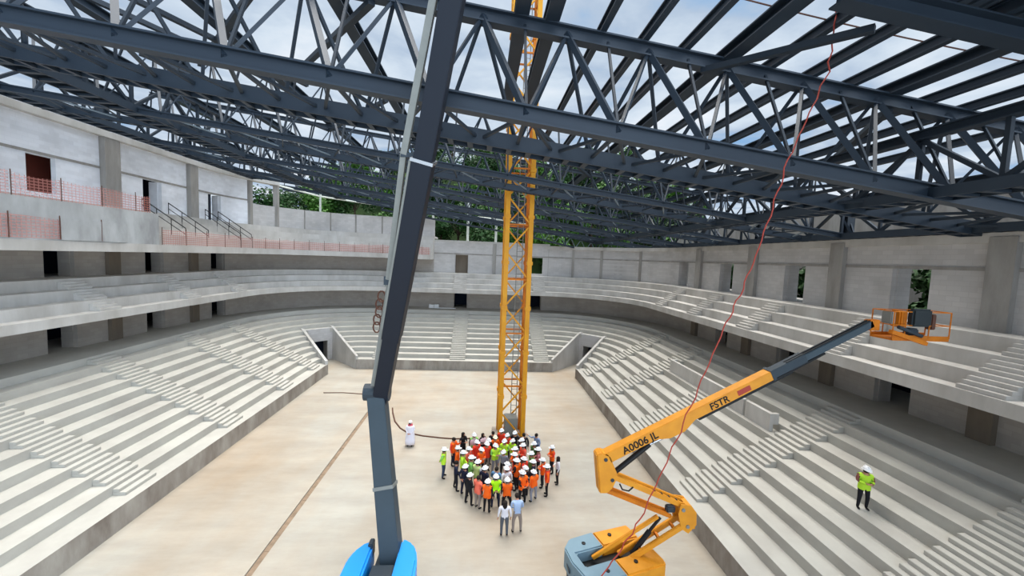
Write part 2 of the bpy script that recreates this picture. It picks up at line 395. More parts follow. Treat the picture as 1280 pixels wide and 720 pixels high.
lowdoors = [('L', a, b, ZW, 8.1) for a, b in LD] + [('A', .09, .21, ZW, 8.1), ('F', -4.0, -2.1, ZW, 7.95), ('F', 6.9, 8.6, ZW, 7.95)] + \
           [('R', 18.6, 20.5, ZW, 8.1), ('R', 26.4, 28.1, ZW, 8.1), ('R', 34.2, 36.0, ZW, 8.1)]
wall('wall_walkway', full, OW, .25, ZW, 8.1, M['beige_block'], lowdoors, 1.0, 'beige block wall along the lower walkway')
# upper ring: left side is roofed by the gallery, far and right sides are open
LEFTEND = ('F', -6.9)
midL = clip_path(('L', Y0), LEFTEND)
updoorsL = [('L', a, b, ZU, 12.4) for a, b in LD]+[('A', .09, .21, ZU, 12.4)]
wall('wall_left', midL, OW, .25, ZU, 12.4, M['beige_block'], updoorsL, 1.0, 'beige block wall under the left gallery')
farP = clip_path(LEFTEND, ('B', PI/4)); rightP = clip_path(('B', PI/4), ('R', Y0))
ZT, ZL = 14.95, 13.25
wall('wall_far', farP, OW, .3, ZU, ZT, M['grey_block'], [('F', -4.0, -2.1, ZU, ZL-.05), ('F', 6.9, 8.6, ZU+.3, ZL-.05)], .9, 'pale block wall across the far end')
wall('wall_right', rightP, OW, .3, ZU, ZT, M['grey_block'], [('B', 1.42, 1.54, ZU, ZL)]+[('R', a, b, ZU, ZL) for a, b in RD[:3]], 1.1, 'pale block wall along the right side')
# lintel band and coping
struct(sweep('trim_lintel', [(OW-.05, ZL), (OW-.05, ZL+.16), (OW+.02, ZL+.16), (OW+.02, ZL)], clip_path(LEFTEND, ('R', Y0)), M['col'], closed=True), 'thin concrete band over the doors')
struct(sweep('trim_coping', [(OW-.22, ZT-.45), (OW-.22, ZT), (OW+.5, ZT), (OW+.5, ZT-.45)], clip_path(('F', 9.5), ('R', Y0)), M['rim'], closed=True), 'concrete ring beam on top of the right wall')
struct(sweep('trim_coping_far', [(OW-.04, ZT-.02), (OW-.04, ZT+.25), (OW+.4, ZT+.25), (OW+.4, ZT-.02)], clip_path(LEFTEND, ('F', 9.5)), M['rim'], closed=True), 'concrete band on top of the far wall')
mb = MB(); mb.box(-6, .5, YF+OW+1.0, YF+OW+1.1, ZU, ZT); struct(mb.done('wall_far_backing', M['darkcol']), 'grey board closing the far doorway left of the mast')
struct(sweep('ceiling_added_shade', [(OW+.3, ZT-.3), (OW+.3, ZT-.1), (OW+3.9, ZT-.1), (OW+3.9, ZT-.3)], clip_path(('B', .9), ('R', Y0)), M['darkcol'], closed=True), 'added concrete ceiling shading the door jambs behind the right wall')  # slab added to keep the door jambs behind the right wall in shade
# outer skin and slabs that keep the corridors dark
struct(sweep('wall_outer', [(OW+4, 0), (OW+4, ZU), (OW+4.3, ZU), (OW+4.3, 0)], full, M['dark'], closed=True), 'outer wall behind the walkway corridor, shade put into its colour')
struct(sweep('wall_outer_gallery', [(OW+3.6, ZU), (OW+3.6, 15.3), (OW+3.8, 15.3), (OW+3.8, ZU)], clip_path(('L', Y0), ('F', -6.9)), M['dark'], closed=True), 'outer wall behind the upper corridor on the left, shade put into its colour')
for st_, zz, tall in [(('L', 24.0), 0, 1), (('L', 31.9), 0, 1), (('L', 40.2), 0, 1), (('R', 15.5), 0, 0), (('R', 23.5), 0, 0), (('R', 31.4), 0, 0), (('R', 39.6), 0, 0)]:
    s, v = st_; p = pt(s, v, OW); sg = -1 if s == 'L' else 1
    mb = MB(); mb.box(min(p[0], p[0]-sg*.28), max(p[0], p[0]-sg*.28), v-.45, v+.45, ZW, 8.4); 
    struct(mb.done('column', M['darkcol']), 'concrete column on the lower walkway')
    mb = MB(); mb.box(min(p[0], p[0]-sg*.28), max(p[0], p[0]-sg*.28), v-.48, v+.48, ZU, 12.45 if s == 'L' else ZT-.2)
    struct(mb.done('column', M['darkcol'] if s == 'L' else M['col']), 'concrete column on the upper terrace')
for s, v in [('B', .35), ('B', .62), ('B', 1.0), ('F', 1.6), ('F', 9.6)]:
    p = Vector((*pt(s, v, OW), 0)); q = Vector((*pt(s, v, OW-.14), 0))
    mb = MB(); mb.bar(p+Vector((0, 0, ZU)), p+Vector((0, 0, ZT)), .5 if s == 'F' else .34, .22, up=(p-q))
    struct(mb.done('column', M['col']), 'slim concrete column in the far wall')

# ------------------------------------------------------------------ left gallery (third level)
OG = 8.0
prof3 = [(OG, 12.42), (OG, 13.0), (OG+.25, 13.0), (OG+.25, 13.75), (OG+.42, 13.75), (OG+.42, 13.25)]
z = 13.25
for k in range(4):
    o = OG+1.1+k*.72; prof3 += [(o, z), (o, z+.605)]; z += .605
ZG = z
prof3 += [(OW+4, ZG), (OW+4, ZG-.25), (OW+.3, ZG-.25), (OW+.3, 12.42)]
struct(sweep('gallery_terrace', prof3, midL, M['rim'], closed=True), 'concrete gallery along the left side')
# tall formwork parapet at the near part of the gallery
struct(sweep('wall_parapet', [(OG+.02, 13.0), (OG+.02, 15.25), (OG+.9, 15.25), (OG+.9, 13.0)], clip_path(('L', Y0), ('L', 31.3)), M['form'], closed=True), 'bare formwork concrete parapet of the left gallery')
ZTL = 21.1; ZLL = 18.35
gal = clip_path(('L', Y0), ('A', .40))
wall('wall_gallery', gal, OW, .3, ZG, ZTL, M['white_block'], [('L', 26.6, 28.3, 16.0, 18.3), ('L', 34.9, 36.8, ZG, ZLL), ('A', .075, .185, ZG, ZLL)], 1.0, 'white block wall of the left gallery')
struct(sweep('trim_gallery_lintel', [(OW-.06, ZLL), (OW-.06, ZLL+.16), (OW+.02, ZLL+.16), (OW+.02, ZLL)], gal, M['col'], closed=True), 'thin concrete band across the gallery wall')
struct(sweep('trim_gallery_coping', [(OW-.45, ZTL-.45), (OW-.45, ZTL), (OW+.5, ZTL), (OW+.5, ZTL-.45)], clip_path(('L', Y0), ('A', .64)), M['rim'], closed=True), 'pale ring beam on top of the gallery wall')
wall('wall_gallery_low', clip_path(('A', .40), LEFTEND), OW, .3, ZG, 18.1, M['grey_block'], (), 0, 'low white wall closing the gallery at the far corner')
for v, w0 in ((24.0, .62), (31.9, .62), (40.2, .5)):
    mb = MB(); p = pt('L', v, OW); mb.box(p[0], p[0]+.4, v-w0, v+w0, ZG-.05, ZTL-.45); struct(mb.done('column', M['col']), 'concrete column on the gallery wall')
for a_ in (.85, 1.06, 1.27, 1.5):
    p = Vector((*pt('A', a_, OW+.05), ZG)); mb = MB(); mb.bar(p, p+Vector((0, 0, 2.4)), .2, .2); struct(mb.done('column', M['col']), 'slim concrete post in the low gallery wall')
for a_ in (.42, .63):
    p = Vector((*pt('A', a_, OW+.1), ZG)); mb = MB(); mb.bar(p, p+Vector((0, 0, ZTL-.45-ZG)), .5, .5); struct(mb.done('column', M['col']), 'concrete column of the open frame')
# red brick room seen through the gallery window
mb = MB(); p = pt('L', 27, OW+1.2); mb.box(p[0]-.2, p[0], 25, 31.6, ZG, 19.4); struct(mb.done('wall_brick_room', M['redbrick']), 'red brick wall behind the gallery window')
mb = MB(); p = pt('L', 27, OW+2.6); mb.box(p[0]-.2, p[0], 32, 47, ZG, 21); struct(mb.done('wall_gallery_room', M['dark']), 'shade-coloured room wall behind the gallery doors')
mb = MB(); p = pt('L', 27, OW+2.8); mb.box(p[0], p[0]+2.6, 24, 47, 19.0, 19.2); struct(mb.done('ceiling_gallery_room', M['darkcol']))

# ------------------------------------------------------------------ ground and wooded hill outside
def hgt(x, y):
    h = 2.0
    d = max(0, y-66)
    e = 1/(1+math.exp((abs(x-3)-47)/7))
    h += (min(d, 6)*1.4+max(0, min(d-6, 36))*.72+max(0, d-42)*.2)*(.25+.75*e) if x > -70 else 0
    h += max(0, x-30)*.10
    h += 1.2*math.sin(x*.11)*math.cos(y*.09)
    return h
mb = MB(); GX = list(range(-140, 141, 7)); GY = list(range(-28, 176, 6)); V = {}
for x in GX:
    for y in GY: V[x, y] = mb.bm.verts.new((x, y, hgt(x, y)))
for i in range(len(GX)-1):
    for j in range(len(GY)-1):
        xs, ys = GX[i:i+2], GY[j:j+2]
        if xs[0] > -34 and xs[1] < 30 and ys[1] < 64: continue
        if -36 < xs[0] and xs[1] < 30 and ys[0] < 60: continue
        mb.bm.faces.new([V[xs[0], ys[0]], V[xs[1], ys[0]], V[xs[1], ys[1]], V[xs[0], ys[1]]])
struct(mb.done('hill', M['hill'], smooth=True), 'wooded green hill beyond the arena')

def leaf_mesh(name, m, seed, n, R, H):
    rnd = random.Random(seed); mb = MB()
    lumps = [(Vector((rnd.uniform(-.6, .6)*R, rnd.uniform(-.6, .6)*R, H*rnd.uniform(.32, .85))), R*rnd.uniform(.36, .62)) for _ in range(11)]
    for c, r in lumps:
        for _ in range(n//11):
            d = Vector((rnd.gauss(0, 1), rnd.gauss(0, 1), rnd.gauss(0, 1))).normalized()
            p = c+d*r*rnd.uniform(.55, 1.08)
            u = Vector((rnd.gauss(0, 1), rnd.gauss(0, 1), rnd.gauss(0, .6))).normalized(); v = d.cross(u)
            if v.length < .1: continue
            v.normalize(); s = rnd.uniform(.16, .34)
            mb.quad([p-u*s-v*s*.3, p+v*s*.75, p+u*s+v*s*.1, p-v*s*.7])
    return mb.done(name, m)
def make_tree(seed, m, R, H, label):
    t = empty('tree', label, 'tree', (0, 0, 0), 0, 'trees on the hillside')
    leaf_mesh('crown', M[m], seed, 2300, R, H).parent = t
    mb = MB(); mb.tube((0, 0, -.6), (0, 0, H*.5), .28, 8, .14)
    for k in range(4):
        a_ = k*1.6; mb.tube((0, 0, H*.35), (R*.5*math.cos(a_), R*.5*math.sin(a_), H*.62), .12, 6, .05)
    mb.done('trunk', M['bark'], t)
    return t
protos = [make_tree(1, 'leaf', 3.6, 9.5, ''), make_tree(2, 'leaf2', 4.2, 11, ''), make_tree(3, 'leaf', 3.0, 8, ''), make_tree(4, 'leaf2', 1.55, 13.0, '')]
tl = ['light green leafy tree on the hillside beyond the far wall', 'dark green broad tree on the hillside beyond the far wall', 'small light green tree on the hillside beyond the far wall', '']
used = [False]*4
rt_ = random.Random(21)
spots = []
for row, (y, n, xa, xb) in enumerate([(70, 17, -40, 40), (77, 17, -42, 44), (85, 17, -44, 48), (94, 16, -46, 54), (104, 15, -48, 60)]):
    for i in range(n):
        spots.append((xa+(xb-xa)*(i+.5)/n+rt_.uniform(-1.5, 1.5), y+rt_.uniform(-2.5, 2.5), rt_.choice([0, 1, 1, 2])))
right_trees = [(29.2, 23.2, 3), (29.2, 33, 3), (29.1, 44, 3)]
for x, y, k in spots+right_trees:
    if used[k]: t = copy_tree(protos[k])
    else: t = protos[k]; used[k] = True
    side = (x, y, k) in right_trees
    t.location = (x, y, hgt(x, y)+(2.2 if side else -.1)*0); s = 1 if side else rt_.uniform(.85, 1.25)
    t.scale = (s, s, s); t.rotation_euler = (0, 0, rt_.uniform(0, 6.28))
    t['label'] = tl[k]; t['group'] = tl[k]+'s'
    if side:
        t['label'] = 'tree outside, glimpsed through a doorway of the right wall'; t['group'] = 'trees outside the right wall'

# ------------------------------------------------------------------ aisle stairs
def flight(nrows, nst, ris, first, tread, depth, wd, label, origin, rz, m='conc', group='aisle stairs'):
    """local +x outward, y along the rows; origin at first riser foot"""
    t = empty('aisle_stairs', label, 'stairs', origin, rz, group)
    proto = None
    for k in range(nrows):
        if proto is None:
            mb = MB(); n = nst
            for j in range(n):
                mb.box(-depth*(n-j)/n, 0, -wd/2, wd/2, ris/(n+1)*j if j else 0, ris/(n+1)*(j+1))
            # the separate slab edges show as dark joints
            o = mb.done('step_block', M[m], t, bevel=.012); proto = o
        else:
            o = proto.copy(); C.objects.link(o); o.parent = t
        o.location = (k*tread if k == 0 or first is None else k*tread, 0, k*ris)
    return t
lp = ['nearest', 'second', 'third', 'farthest']
for i, y in enumerate((12.4, 20.0, 27.4, 34.8)):
    flight(NROW, 2, RIS, None, TRD, .60, 1.75, 'pale step blocks up the left terrace, %s flight from the camera along the left side' % ORD[i], (XL-O1, y, ZK), PI)
for i, y in enumerate((10.9, 19.1, 26.6, 33.6, 40.2)):
    flight(6 if i == 2 else NROW, 2, RIS, None, TRD, .60, 1.75, 'pale step blocks up the right terrace, %s flight from the camera along the right side' % ORD[i], (XR+O1, y, ZK), 0)
flight(NROW, 2, RIS, None, TRD, .60, 1.6, 'step blocks up the left terrace right beside the left corner entrance', (XL-O1, 40.6, ZK), PI)
for x, lab in ((-11.3, 'left of the dark blue boom'), (-2.6, 'left of the yellow crane mast'), (7.2, 'right of the yellow crane mast')):
    flight(NROW, 2, RIS, None, TRD, .60, 1.8, 'pale step blocks up the far terrace, '+lab, (x, YF+O1, ZK), PI/2)
# upper terrace
for i, y in enumerate((13.0, 19.5, 26.5, 33.5, 40.0)):
    flight(3, 3, ur, None, .9, .66, 1.5, 'short flight of step blocks on the right upper terrace, %s from the camera' % ORD[i], (XR+OB+.8, y, u0), 0, 'rim', 'upper aisle stairs')
for i, y in enumerate((20.0, 27.2, 34.7, 41.2)):
    flight(3, 3, ur, None, .9, .66, 1.5, 'short flight of step blocks on the left upper terrace, %s from the camera' % ORD[i], (XL-OB-.8, y, u0), PI, 'rim', 'upper aisle stairs')
for x, lab in ((-3.0, 'below the doorway left of the crane mast'), (7.7, 'right of the crane mast')):
    flight(3, 3, ur, None, .9, .66, 1.7, 'short step flight on the far upper terrace, '+lab, (x, YF+OB+.8, u0), PI/2, 'rim', 'upper aisle stairs')

# low concrete walls standing on the right terrace
k = 6; xw = XR+O1+(k-1)*TRD; zt = ZK+RIS*k
mb = MB(); mb.box(xw+.30, xw+.52, 22.7, 32.3, zt-.02, zt+1.02); mb.box(xw+.52, xw+.84, 32.1, 32.3, zt+.4, zt+1.02)
t = tag(mb.done('low_wall', M['rim']), 'long low pale concrete wall standing on the right terrace behind the orange boom', 'wall', kind='structure')
mb = MB(); mb.box(xw+.30, xw+.52, 20.4, 22.5, zt-.02, zt+1.02); mb.box(xw+.52, xw+.84, 20.4, 20.6, zt+.4, zt+1.02)
tag(mb.done('low_wall', M['rim']), 'short end piece of the low concrete wall on the right terrace', 'wall', kind='structure')

# ------------------------------------------------------------------ gallery handrails, nets, white frame
for i, (y, lab) in enumerate([(34.4, 'beside the first gallery doorway, nearer one'), (37.1, 'beside the first gallery doorway, farther one'), (41.7, 'beside the second gallery doorway, nearer one'), (43.6, 'beside the second gallery doorway, farther one')]):
    t = empty('stair_handrail', 'thin dark sloping handrail %s' % lab, 'handrail', (XL-OW+.3, y, ZG), 0, 'gallery handrails')
    mb = MB(); mb.tube((0, 0, 1.0), (3.3, 0, -1.25), .04, 6); mb.done('top_rail', M['black'], t)
    mb = MB(); mb.tube((0, 0, .5), (3.3, 0, -1.75), .03, 6); mb.done('middle_rail', M['black'], t)
    for x in (0, 1.1, 2.2, 3.3):
        mb = MB(); zb_ = -.605*math.ceil((x-.02)/.72) if x > .3 else 0
        mb.tube((x, 0, max(-2.4, zb_)), (x, 0, 1.0-.68*x), .03, 6); mb.done('post', M['black'], t)
def net(name, path, o, z0, z1, label, group):
    mb = MB(); P_ = [pt(s, v, o) for s, v in path]
    pts = []
    for a_, b_ in zip(P_, P_[1:]):
        n = max(1, int(math.dist(a_, b_)/1.2))
        for i in range(n): pts.append((a_[0]+(b_[0]-a_[0])*i/n, a_[1]+(b_[1]-a_[1])*i/n))
    pts.append(P_[-1]); r = random.Random(len(pts))
    zs = [z1-.12*r.random() for _ in pts]
    for i in range(len(pts)-1):
        mb.quad([(*pts[i], z0), (*pts[i+1], z0), (*pts[i+1], zs[i+1]), (*pts[i], zs[i])])
    t = mb.done(name, M['net'])
    tag(t, label, 'netting', group)
    for i in range(0, len(pts), 2):
        pb = MB(); pb.tube((*pts[i], z0-.02), (*pts[i], z1+.12), .025, 5); pb.done('stake', M['cable'], t)
    return t
net('safety_net', [('L', 14), ('L', 22.5)], OG+.5, 15.25, 16.6, 'pinkish orange safety net on top of the gallery parapet, end nearest the camera', 'safety nets')
net('safety_net', [('L', 22.6), ('L', 31.2)], OG+.5, 15.25, 16.5, 'pinkish orange safety net on top of the gallery parapet, before the brick red window', 'safety nets')
net('safety_net', [('L', 31.7), ('L', CY)], OG+.12, 13.0, 14.2, 'pinkish orange safety net along the gallery edge below the sloping handrails', 'safety nets')
net('safety_net', clip_path(('L', CY), ('F', -7.0)), OG+.12, 13.0, 14.1, 'pinkish orange safety net around the curved far corner of the gallery', 'safety nets')
net('safety_net', [('L', 17), ('L', 26.8)], OG-.04, 13.1, 14.3, 'pinkish orange safety net hung on the face of the tall gallery parapet', 'safety nets')
# formwork panels
mb = MB(); x = XL-OG
mb.box(x-.0, x+.05, 24.4, 28.6, 13.05, 14.3); tag(mb.done('formwork_board', M['form']), 'grey brown formwork board on the gallery parapet face', 'board')

t = empty('steel_frame', 'white steel posts and rail standing on the walls at the far left corner', 'frame', (-21.5, 54.2, 18.1))
def wbar(nm, a_, b_, r):
    mb = MB(); mb.tube(Vector(a_)-Vector((-21.5, 54.2, 18.1)), Vector(b_)-Vector((-21.5, 54.2, 18.1)), r, 8); mb.done(nm, M['wpost'], t)
A5 = pt('A', math.radians(56), OW+.15)
wbar('post', (*A5, 18.1), (*A5, 21.6), .14)
for x, zt_, r in ((-7.2, 20.4, .16), (-2.3, 20.6, .17), (1.7, 19.5, .17)): wbar('post', (x, YF+OW+.2, ZT+.2), (x, YF+OW+.2, zt_), r)
rl = [(*pt('A', .63, OW+.15), 20.75), (*A5, 20.1), (-7.2, YF+OW+.2, 18.85), (-2.3, YF+OW+.2, 18.7), (1.7, YF+OW+.2, 18.45), (6.5, YF+OW+.2, 17.9)]
for a_, b_ in zip(rl, rl[1:]): wbar('rail', a_, b_, .1)

# ------------------------------------------------------------------ roof steel
SL = .12
def zb(x): return CAMZ+4.8-SL*x      # lower chord plane
def zt(x): return CAMZ+8.6-SL*x      # upper chord plane
XA, XB = -26.6, 22.9
def ladder(mb, a, b, wd, h, n, up=(0, 0, 1)):
    mt, L = mb.frame(a, b, up)
    for s in (-1, 1): mb.bar(a, b, .09, h, up, ox=s*wd/2)
    for i in range(n):
        y = L*(i+.5)/n
        mb.box(-wd/2, wd/2, y-.11, y+.11, -h/2, -h/2+.10, mt)
    mb.box(-wd/2, wd/2, 0, L, h/2-.06, h/2-.02, mt)
def cross_truss(y, hw, label, k_=1.):
    t = empty('roof_truss', label, 'truss', (0, y, zb(0)), 0, 'roof trusses')
    R0 = Vector((0, 0, zb(0)))
    top = lambda x: Vector((x, 0, zt(x)))-R0
    bn = lambda x, s: Vector((x, s*hw, zb(x)))-R0
    mb = MB(); mb.hbeam(top(XA), top(XB), .42*k_, .50*k_, .06); mb.done('top_chord', M['steel'], t)
    mb = MB(); mb.hbeam(bn(XA, -1), bn(XB, -1), .42*k_, .55*k_, .06); mb.done('bottom_chord', M['steel'], t)
    mb = MB(); ladder(mb, bn(XA, 1), bn(XB, 1), .75*k_, .6*k_, 62); mb.done('bottom_chord', M['steel'], t)
    n = 16; p = (XB-XA)/n
    for i in range(n+1):
        x = XA+p*i
        mb = MB(); mb.bar(bn(x, -1), bn(x, 1), .12*k_, .12*k_); mb.done('lacing_bar', M['steel2'], t)
        mb = MB(); mb.bar(top(x), bn(x, -1), .09, .09); mb.done('hanger', M['steel2'], t)
        if i < n:
            for s in (-1, 1):
                mb = MB(); mb.bar(top(x+p/2), bn(x, s), .11*k_, .11*k_); mb.done('diagonal', M['steel'], t)
                mb = MB(); mb.bar(top(x+p/2), bn(x+p, s), (.2 if s < 0 else .12)*k_, (.2 if s < 0 else .12)*k_); mb.done('diagonal', M['steel'], t)
            mb = MB(); mb.bar(bn(x, -1), bn(x+p/2, 1), .11*k_, .11*k_); mb.done('lacing_diagonal', M['steel2'] if k_ == 1 else M['galv'], t)
            mb = MB(); mb.bar(bn(x+p/2, 1), bn(x+p, -1), .11*k_, .11*k_); mb.done('lacing_diagonal', M['steel2'], t)
    return t
TY = [14.9, 24.5, 34.1, 43.7, 53.3]
t0 = cross_truss(TY[0], 1.8, 'dark steel roof truss spanning the whole width, nearest one fully in view')
t1 = cross_truss(TY[1], 1.6, '', .6)
for i, y in enumerate(TY[1:]):
    c_ = t1 if i == 0 else copy_tree(t1); c_.location = (0, y, zb(0))
    c_['label'] = ['dark steel roof truss just in front of the yellow crane mast, second across the hall', 'dark steel roof truss just behind the yellow crane mast, third across the hall', 'dark steel roof truss fourth across the hall, well behind the crane mast', 'dark steel roof truss farthest from the camera, over the far terrace'][i]

te = empty('roof_end_truss', 'lattice end truss of the roof hanging in front of the far wall', 'truss', (0, 55.3, 18))
ep = [(-14, 18.9), (-8, 18.1), (-2, 17.3), (3, 16.6), (7, 16.0), (11.5, 15.1), (16, 14.25), (20, 14.45)]
for z_off, nm in ((0, 'bottom_chord'), (1.3, 'middle_chord')):
    mb = MB()
    for (xa_, za_), (xb_, zb_) in zip(ep, ep[1:]): mb.bar((xa_, 0, za_+z_off-18), (xb_, 0, zb_+z_off-18), .22, .24)
    mb.done(nm, M['steel'], te)
for (xa_, za_), (xb_, zb_) in zip(ep, ep[1:]):
    for k in range(3):
        f0, f1 = k/3, (k+1)/3; A_ = Vector((xa_+(xb_-xa_)*f0, 0, za_+(zb_-za_)*f0-18)); B_ = Vector((xa_+(xb_-xa_)*f1, 0, za_+(zb_-za_)*f1-18)); up_ = Vector((0, 0, 1.3))
        mb = MB(); mb.bar(A_, (A_+B_)/2+up_, .09, .09); mb.done('diagonal', M['galv'], te)
        mb = MB(); mb.bar((A_+B_)/2+up_, B_, .09, .09); mb.done('diagonal', M['galv'], te)
    A_ = Vector((xa_, 0, za_-18)); mb = MB(); mb.bar(A_, (xa_, 0, zt(xa_)-18), .16, .16); mb.done('hanger', M['steel2'], te)
def long_truss(x, y0, y1, label, dep=2.3, lad=1.0):
    t = empty('roof_girder', label, 'truss', (x, y0, zb(x)), 0, 'lengthwise roof girders')
    z0 = 0.02; L = y1-y0
    mb = MB(); ladder(mb, (0, 0, z0), (0, L, z0), lad, .38, int(L/.8)); mb.done('bottom_chord', M['steel'], t)
    mb = MB(); mb.hbeam((0, 0, dep), (0, L, dep), .34, .36); mb.done('top_chord', M['steel'], t)
    n = int(L/2.4); p = L/n
    for i in range(n+1):
        mb = MB(); mb.bar((0, p*i, z0+.19), (0, p*i, dep-.18), .14, .14); mb.done('vertical', M['steel2'], t)
        if i < n:
            a_, b_ = (z0+.19, dep-.18) if i % 2 else (dep-.18, z0+.19)
            mb = MB(); mb.bar((0, p*i, a_), (0, p*(i+1), b_), .15, .15); mb.done('diagonal', M['steel2'], t)
    return t
long_truss(-25.6, 6, 47, 'lengthwise dark girder with slatted underside just over the left gallery wall')
long_truss(-19.0, 6, 55, 'lengthwise dark girder with slatted underside, second from the left gallery wall')
long_truss(16.2, 4, 56, 'lengthwise dark girder with slatted underside, second from the right wall')
long_truss(22.4, 4, 50, 'lengthwise dark girder running along the top of the right wall')

def beam(name, a, b, w_, h_, label, cat='beam', group=None, m='steel'):
    a = Vector(a); b = Vector(b); mb = MB(); mb.hbeam((0, 0, 0), b-a, w_, h_, .05); o = mb.done(name, M[m]); o.location = a
    return tag(o, label, cat, group)
pur = [4.1, 5.7, 7.3, 9.0, 10.7, 12.4, 14.1, 15.8, 17.5, 19.2, 20.9, 22.5]
for i, x in enumerate(pur):
    big = x in (9.0, 15.8)
    y0 = 3.0
    beam('purlin', (x, y0, zt(x)+.44), (x, 55.5, zt(x)+.44), .58 if big else .24, .42 if big else .36, ('deep roof purlin' if big else 'slender roof purlin')+', %s of the row right of the crane mast' % ORD[i], 'purlin', 'roof purlins')
for x, lab in ((1.1, 'left of the pair in front of the crane mast'), (2.2, 'right of the pair in front of the crane mast'), (-6.0, 'left of the dark blue boom'), (-12.9, 'second to the left of the dark blue boom'), (-19.6, 'third to the left of the dark blue boom'), (-25.9, 'over the left gallery wall')):
    beam('roof_beam', (x, 3.0, zt(x)+.46), (x, 24.6 if x > 0 else 54, zt(x)+.46), .52, .48, 'dark lengthwise roof beam, '+lab, 'beam', 'lengthwise roof beams')
# bracing rods in the roof plane
br = [((-4.2, 14.9), (-11.6, 24.5)), ((-7.9, 14.9), (-16.4, 24.5)), ((-17, 14.9), (-10.5, 24.5)), ((-12.9, 5), (-7.9, 14.9)), ((-20, 14.9), (-13, 24.5)), ((8.0, 14.9), (11.0, 11.05)), ((-6, 24.5), (-12.9, 34.1)), ((-19.6, 24.5), (-12.9, 34.1)), ((3, 24.5), (9, 34.1)), ((15.8, 14.9), (20.9, 24.5)), ((9, 24.5), (15.8, 34.1)), ((-6, 34.1), (-12.9, 43.7)), ((3, 34.1), (9, 43.7)), ((15.8, 34.1), (9, 43.7))]
for i, (p, q) in enumerate(br):
    a_ = Vector((p[0], p[1], zt(p[0])-.30)); b_ = Vector((q[0], q[1], zt(q[0])-.30))
    mb = MB(); mb.bar((0, 0, 0), b_-a_, .24, .2); o = mb.done('bracing_bar', M['steel2']); o.location = a_
    tag(o, 'diagonal bracing bar lying in the roof plane between two trusses', 'bracing bar', 'roof bracing bars')
# roof sheets already laid at the near right
mb = MB()
za_ = lambda x: zt(x)+.66
mb.hexa([(9.4, 2, za_(9.4)), (23.2, 2, za_(23.2)), (23.2, 10.8, za_(23.2)), (9.4, 10.8, za_(9.4)), (9.4, 2, za_(9.4)+.05), (23.2, 2, za_(23.2)+.05), (23.2, 10.8, za_(23.2)+.05), (9.4, 10.8, za_(9.4)+.05)])
for i in range(38):
    x = 9.5+i*.36; mb.bar((x, 2, za_(x)-.03), (x, 10.8, za_(x)-.03), .12, .07)
tag(mb.done('roof_sheet', M['deck']), 'dark ribbed roof sheeting already laid at the upper right', 'roof', kind='structure')
beam('roof_beam', (9.3, 10.5, zt(9.3)-.05), (23, 10.5, zt(23)-.05), .5, .55, 'deep crosswise beam at the edge of the laid roof sheeting, upper right', 'beam', 'lengthwise roof beams')
# thin lifeline
mb = MB(); P_ = [Vector((5+i*1.2, 12.35, zt(5+i*1.2)+.75-.15*math.sin(PI*i/12))) for i in range(13)]; mb.path(P_, .025, 5)
tag(mb.done('lifeline_cable', M['cable']), 'thin cable strung across the sky over the roof steel', 'cable')
# plain building beyond the right wall
mb = MB(); mb.box(31.5, 32.2, 4, 63, 4, 18.6); struct(mb.done('wall_neighbour', M['col']), 'plain grey building beyond the right wall')
# short steel stubs that carry the roof on the walls
for i, (x, y, z0_) in enumerate([(-28.2, 40.2, ZTL), (-28.2, 31.9, ZTL), (-28.2, 24, ZTL), (22.9, 39.6, ZT), (22.9, 31.4, ZT), (22.9, 23.5, ZT)]):
    top_ = zb(x)+1.9
    mb = MB(); mb.hbeam((0, 0, 0), (0, 0, top_-z0_), .5, .5, .06); o = mb.done('roof_stub_column', M['steel2']); o.location = (x, y, z0_)
    tag(o, 'short dark steel stub on the %s wall carrying the roof, %s from the camera' % ('left gallery' if x < 0 else 'right', ['third', 'second', 'first'][i % 3]), 'steel column', 'roof stub columns')

# ------------------------------------------------------------------ tower crane mast
t = empty('tower_crane_mast', 'tall yellow lattice crane mast standing on the court and rising through the roof', 'crane', (2.34, 27.5, 0), .02)
HW, MH, PN = .80, 46.5, 1.55
mb = MB(); mb.box(-1.25, 1.25, -1.25, 1.25, 0, .35); mb.done('base_plate', M['kerb'], t, bevel=.03)
mb = MB(); mb.box(-.45, .45, -.75, .3, .35, 1.75); mb.done('counterweight_block', M['rail'], t, bevel=.03)
for sx in (-1, 1):
    for sy in (-1, 1):
        mb = MB(); mb.bar((sx*HW, sy*HW, .3), (sx*HW, sy*HW, MH), .30, .30, up=(0, 1, 0))
        for k in range(1, 15): mb.box(sx*HW-.2, sx*HW+.2, sy*HW-.2, sy*HW+.2, k*3.1-.12+.3, k*3.1+.12+.3)
        mb.done('leg', M['rustyel'] if sx > 0 and sy > 0 else M['yellow'], t)
n = int(MH/PN)
for f in range(4):
    mt = Matrix.Rotation(f*PI/2, 4, 'Z')
    for k in range(24):
        z0 = .4+k*PN*1.2
        a_, b_ = (-HW, HW) if k % 2 else (HW, -HW)
        mb = MB(); mb.bar(mt @ Vector((a_, -HW, z0)), mt @ Vector((b_, -HW, z0+PN*1.2)), .10, .10); mb.done('diagonal_brace', M['yellow'], t)
        if k % 2 == 0:
            mb = MB(); mb.bar(mt @ Vector((-HW, -HW, z0)), mt @ Vector((HW, -HW, z0)), .10, .10); mb.done('horizontal_brace', M['rustyel'], t)
la = MB()
for s in (-1, 1): la.tube((s*.2+.25, .45, .5), (s*.2+.25, .45, MH), .03, 6)
for k in range(int(MH/.4)-2): la.tube((.05, .45, .7+k*.4), (.45, .45, .7+k*.4), .02, 5)
la.done('ladder', M['rail'], t)

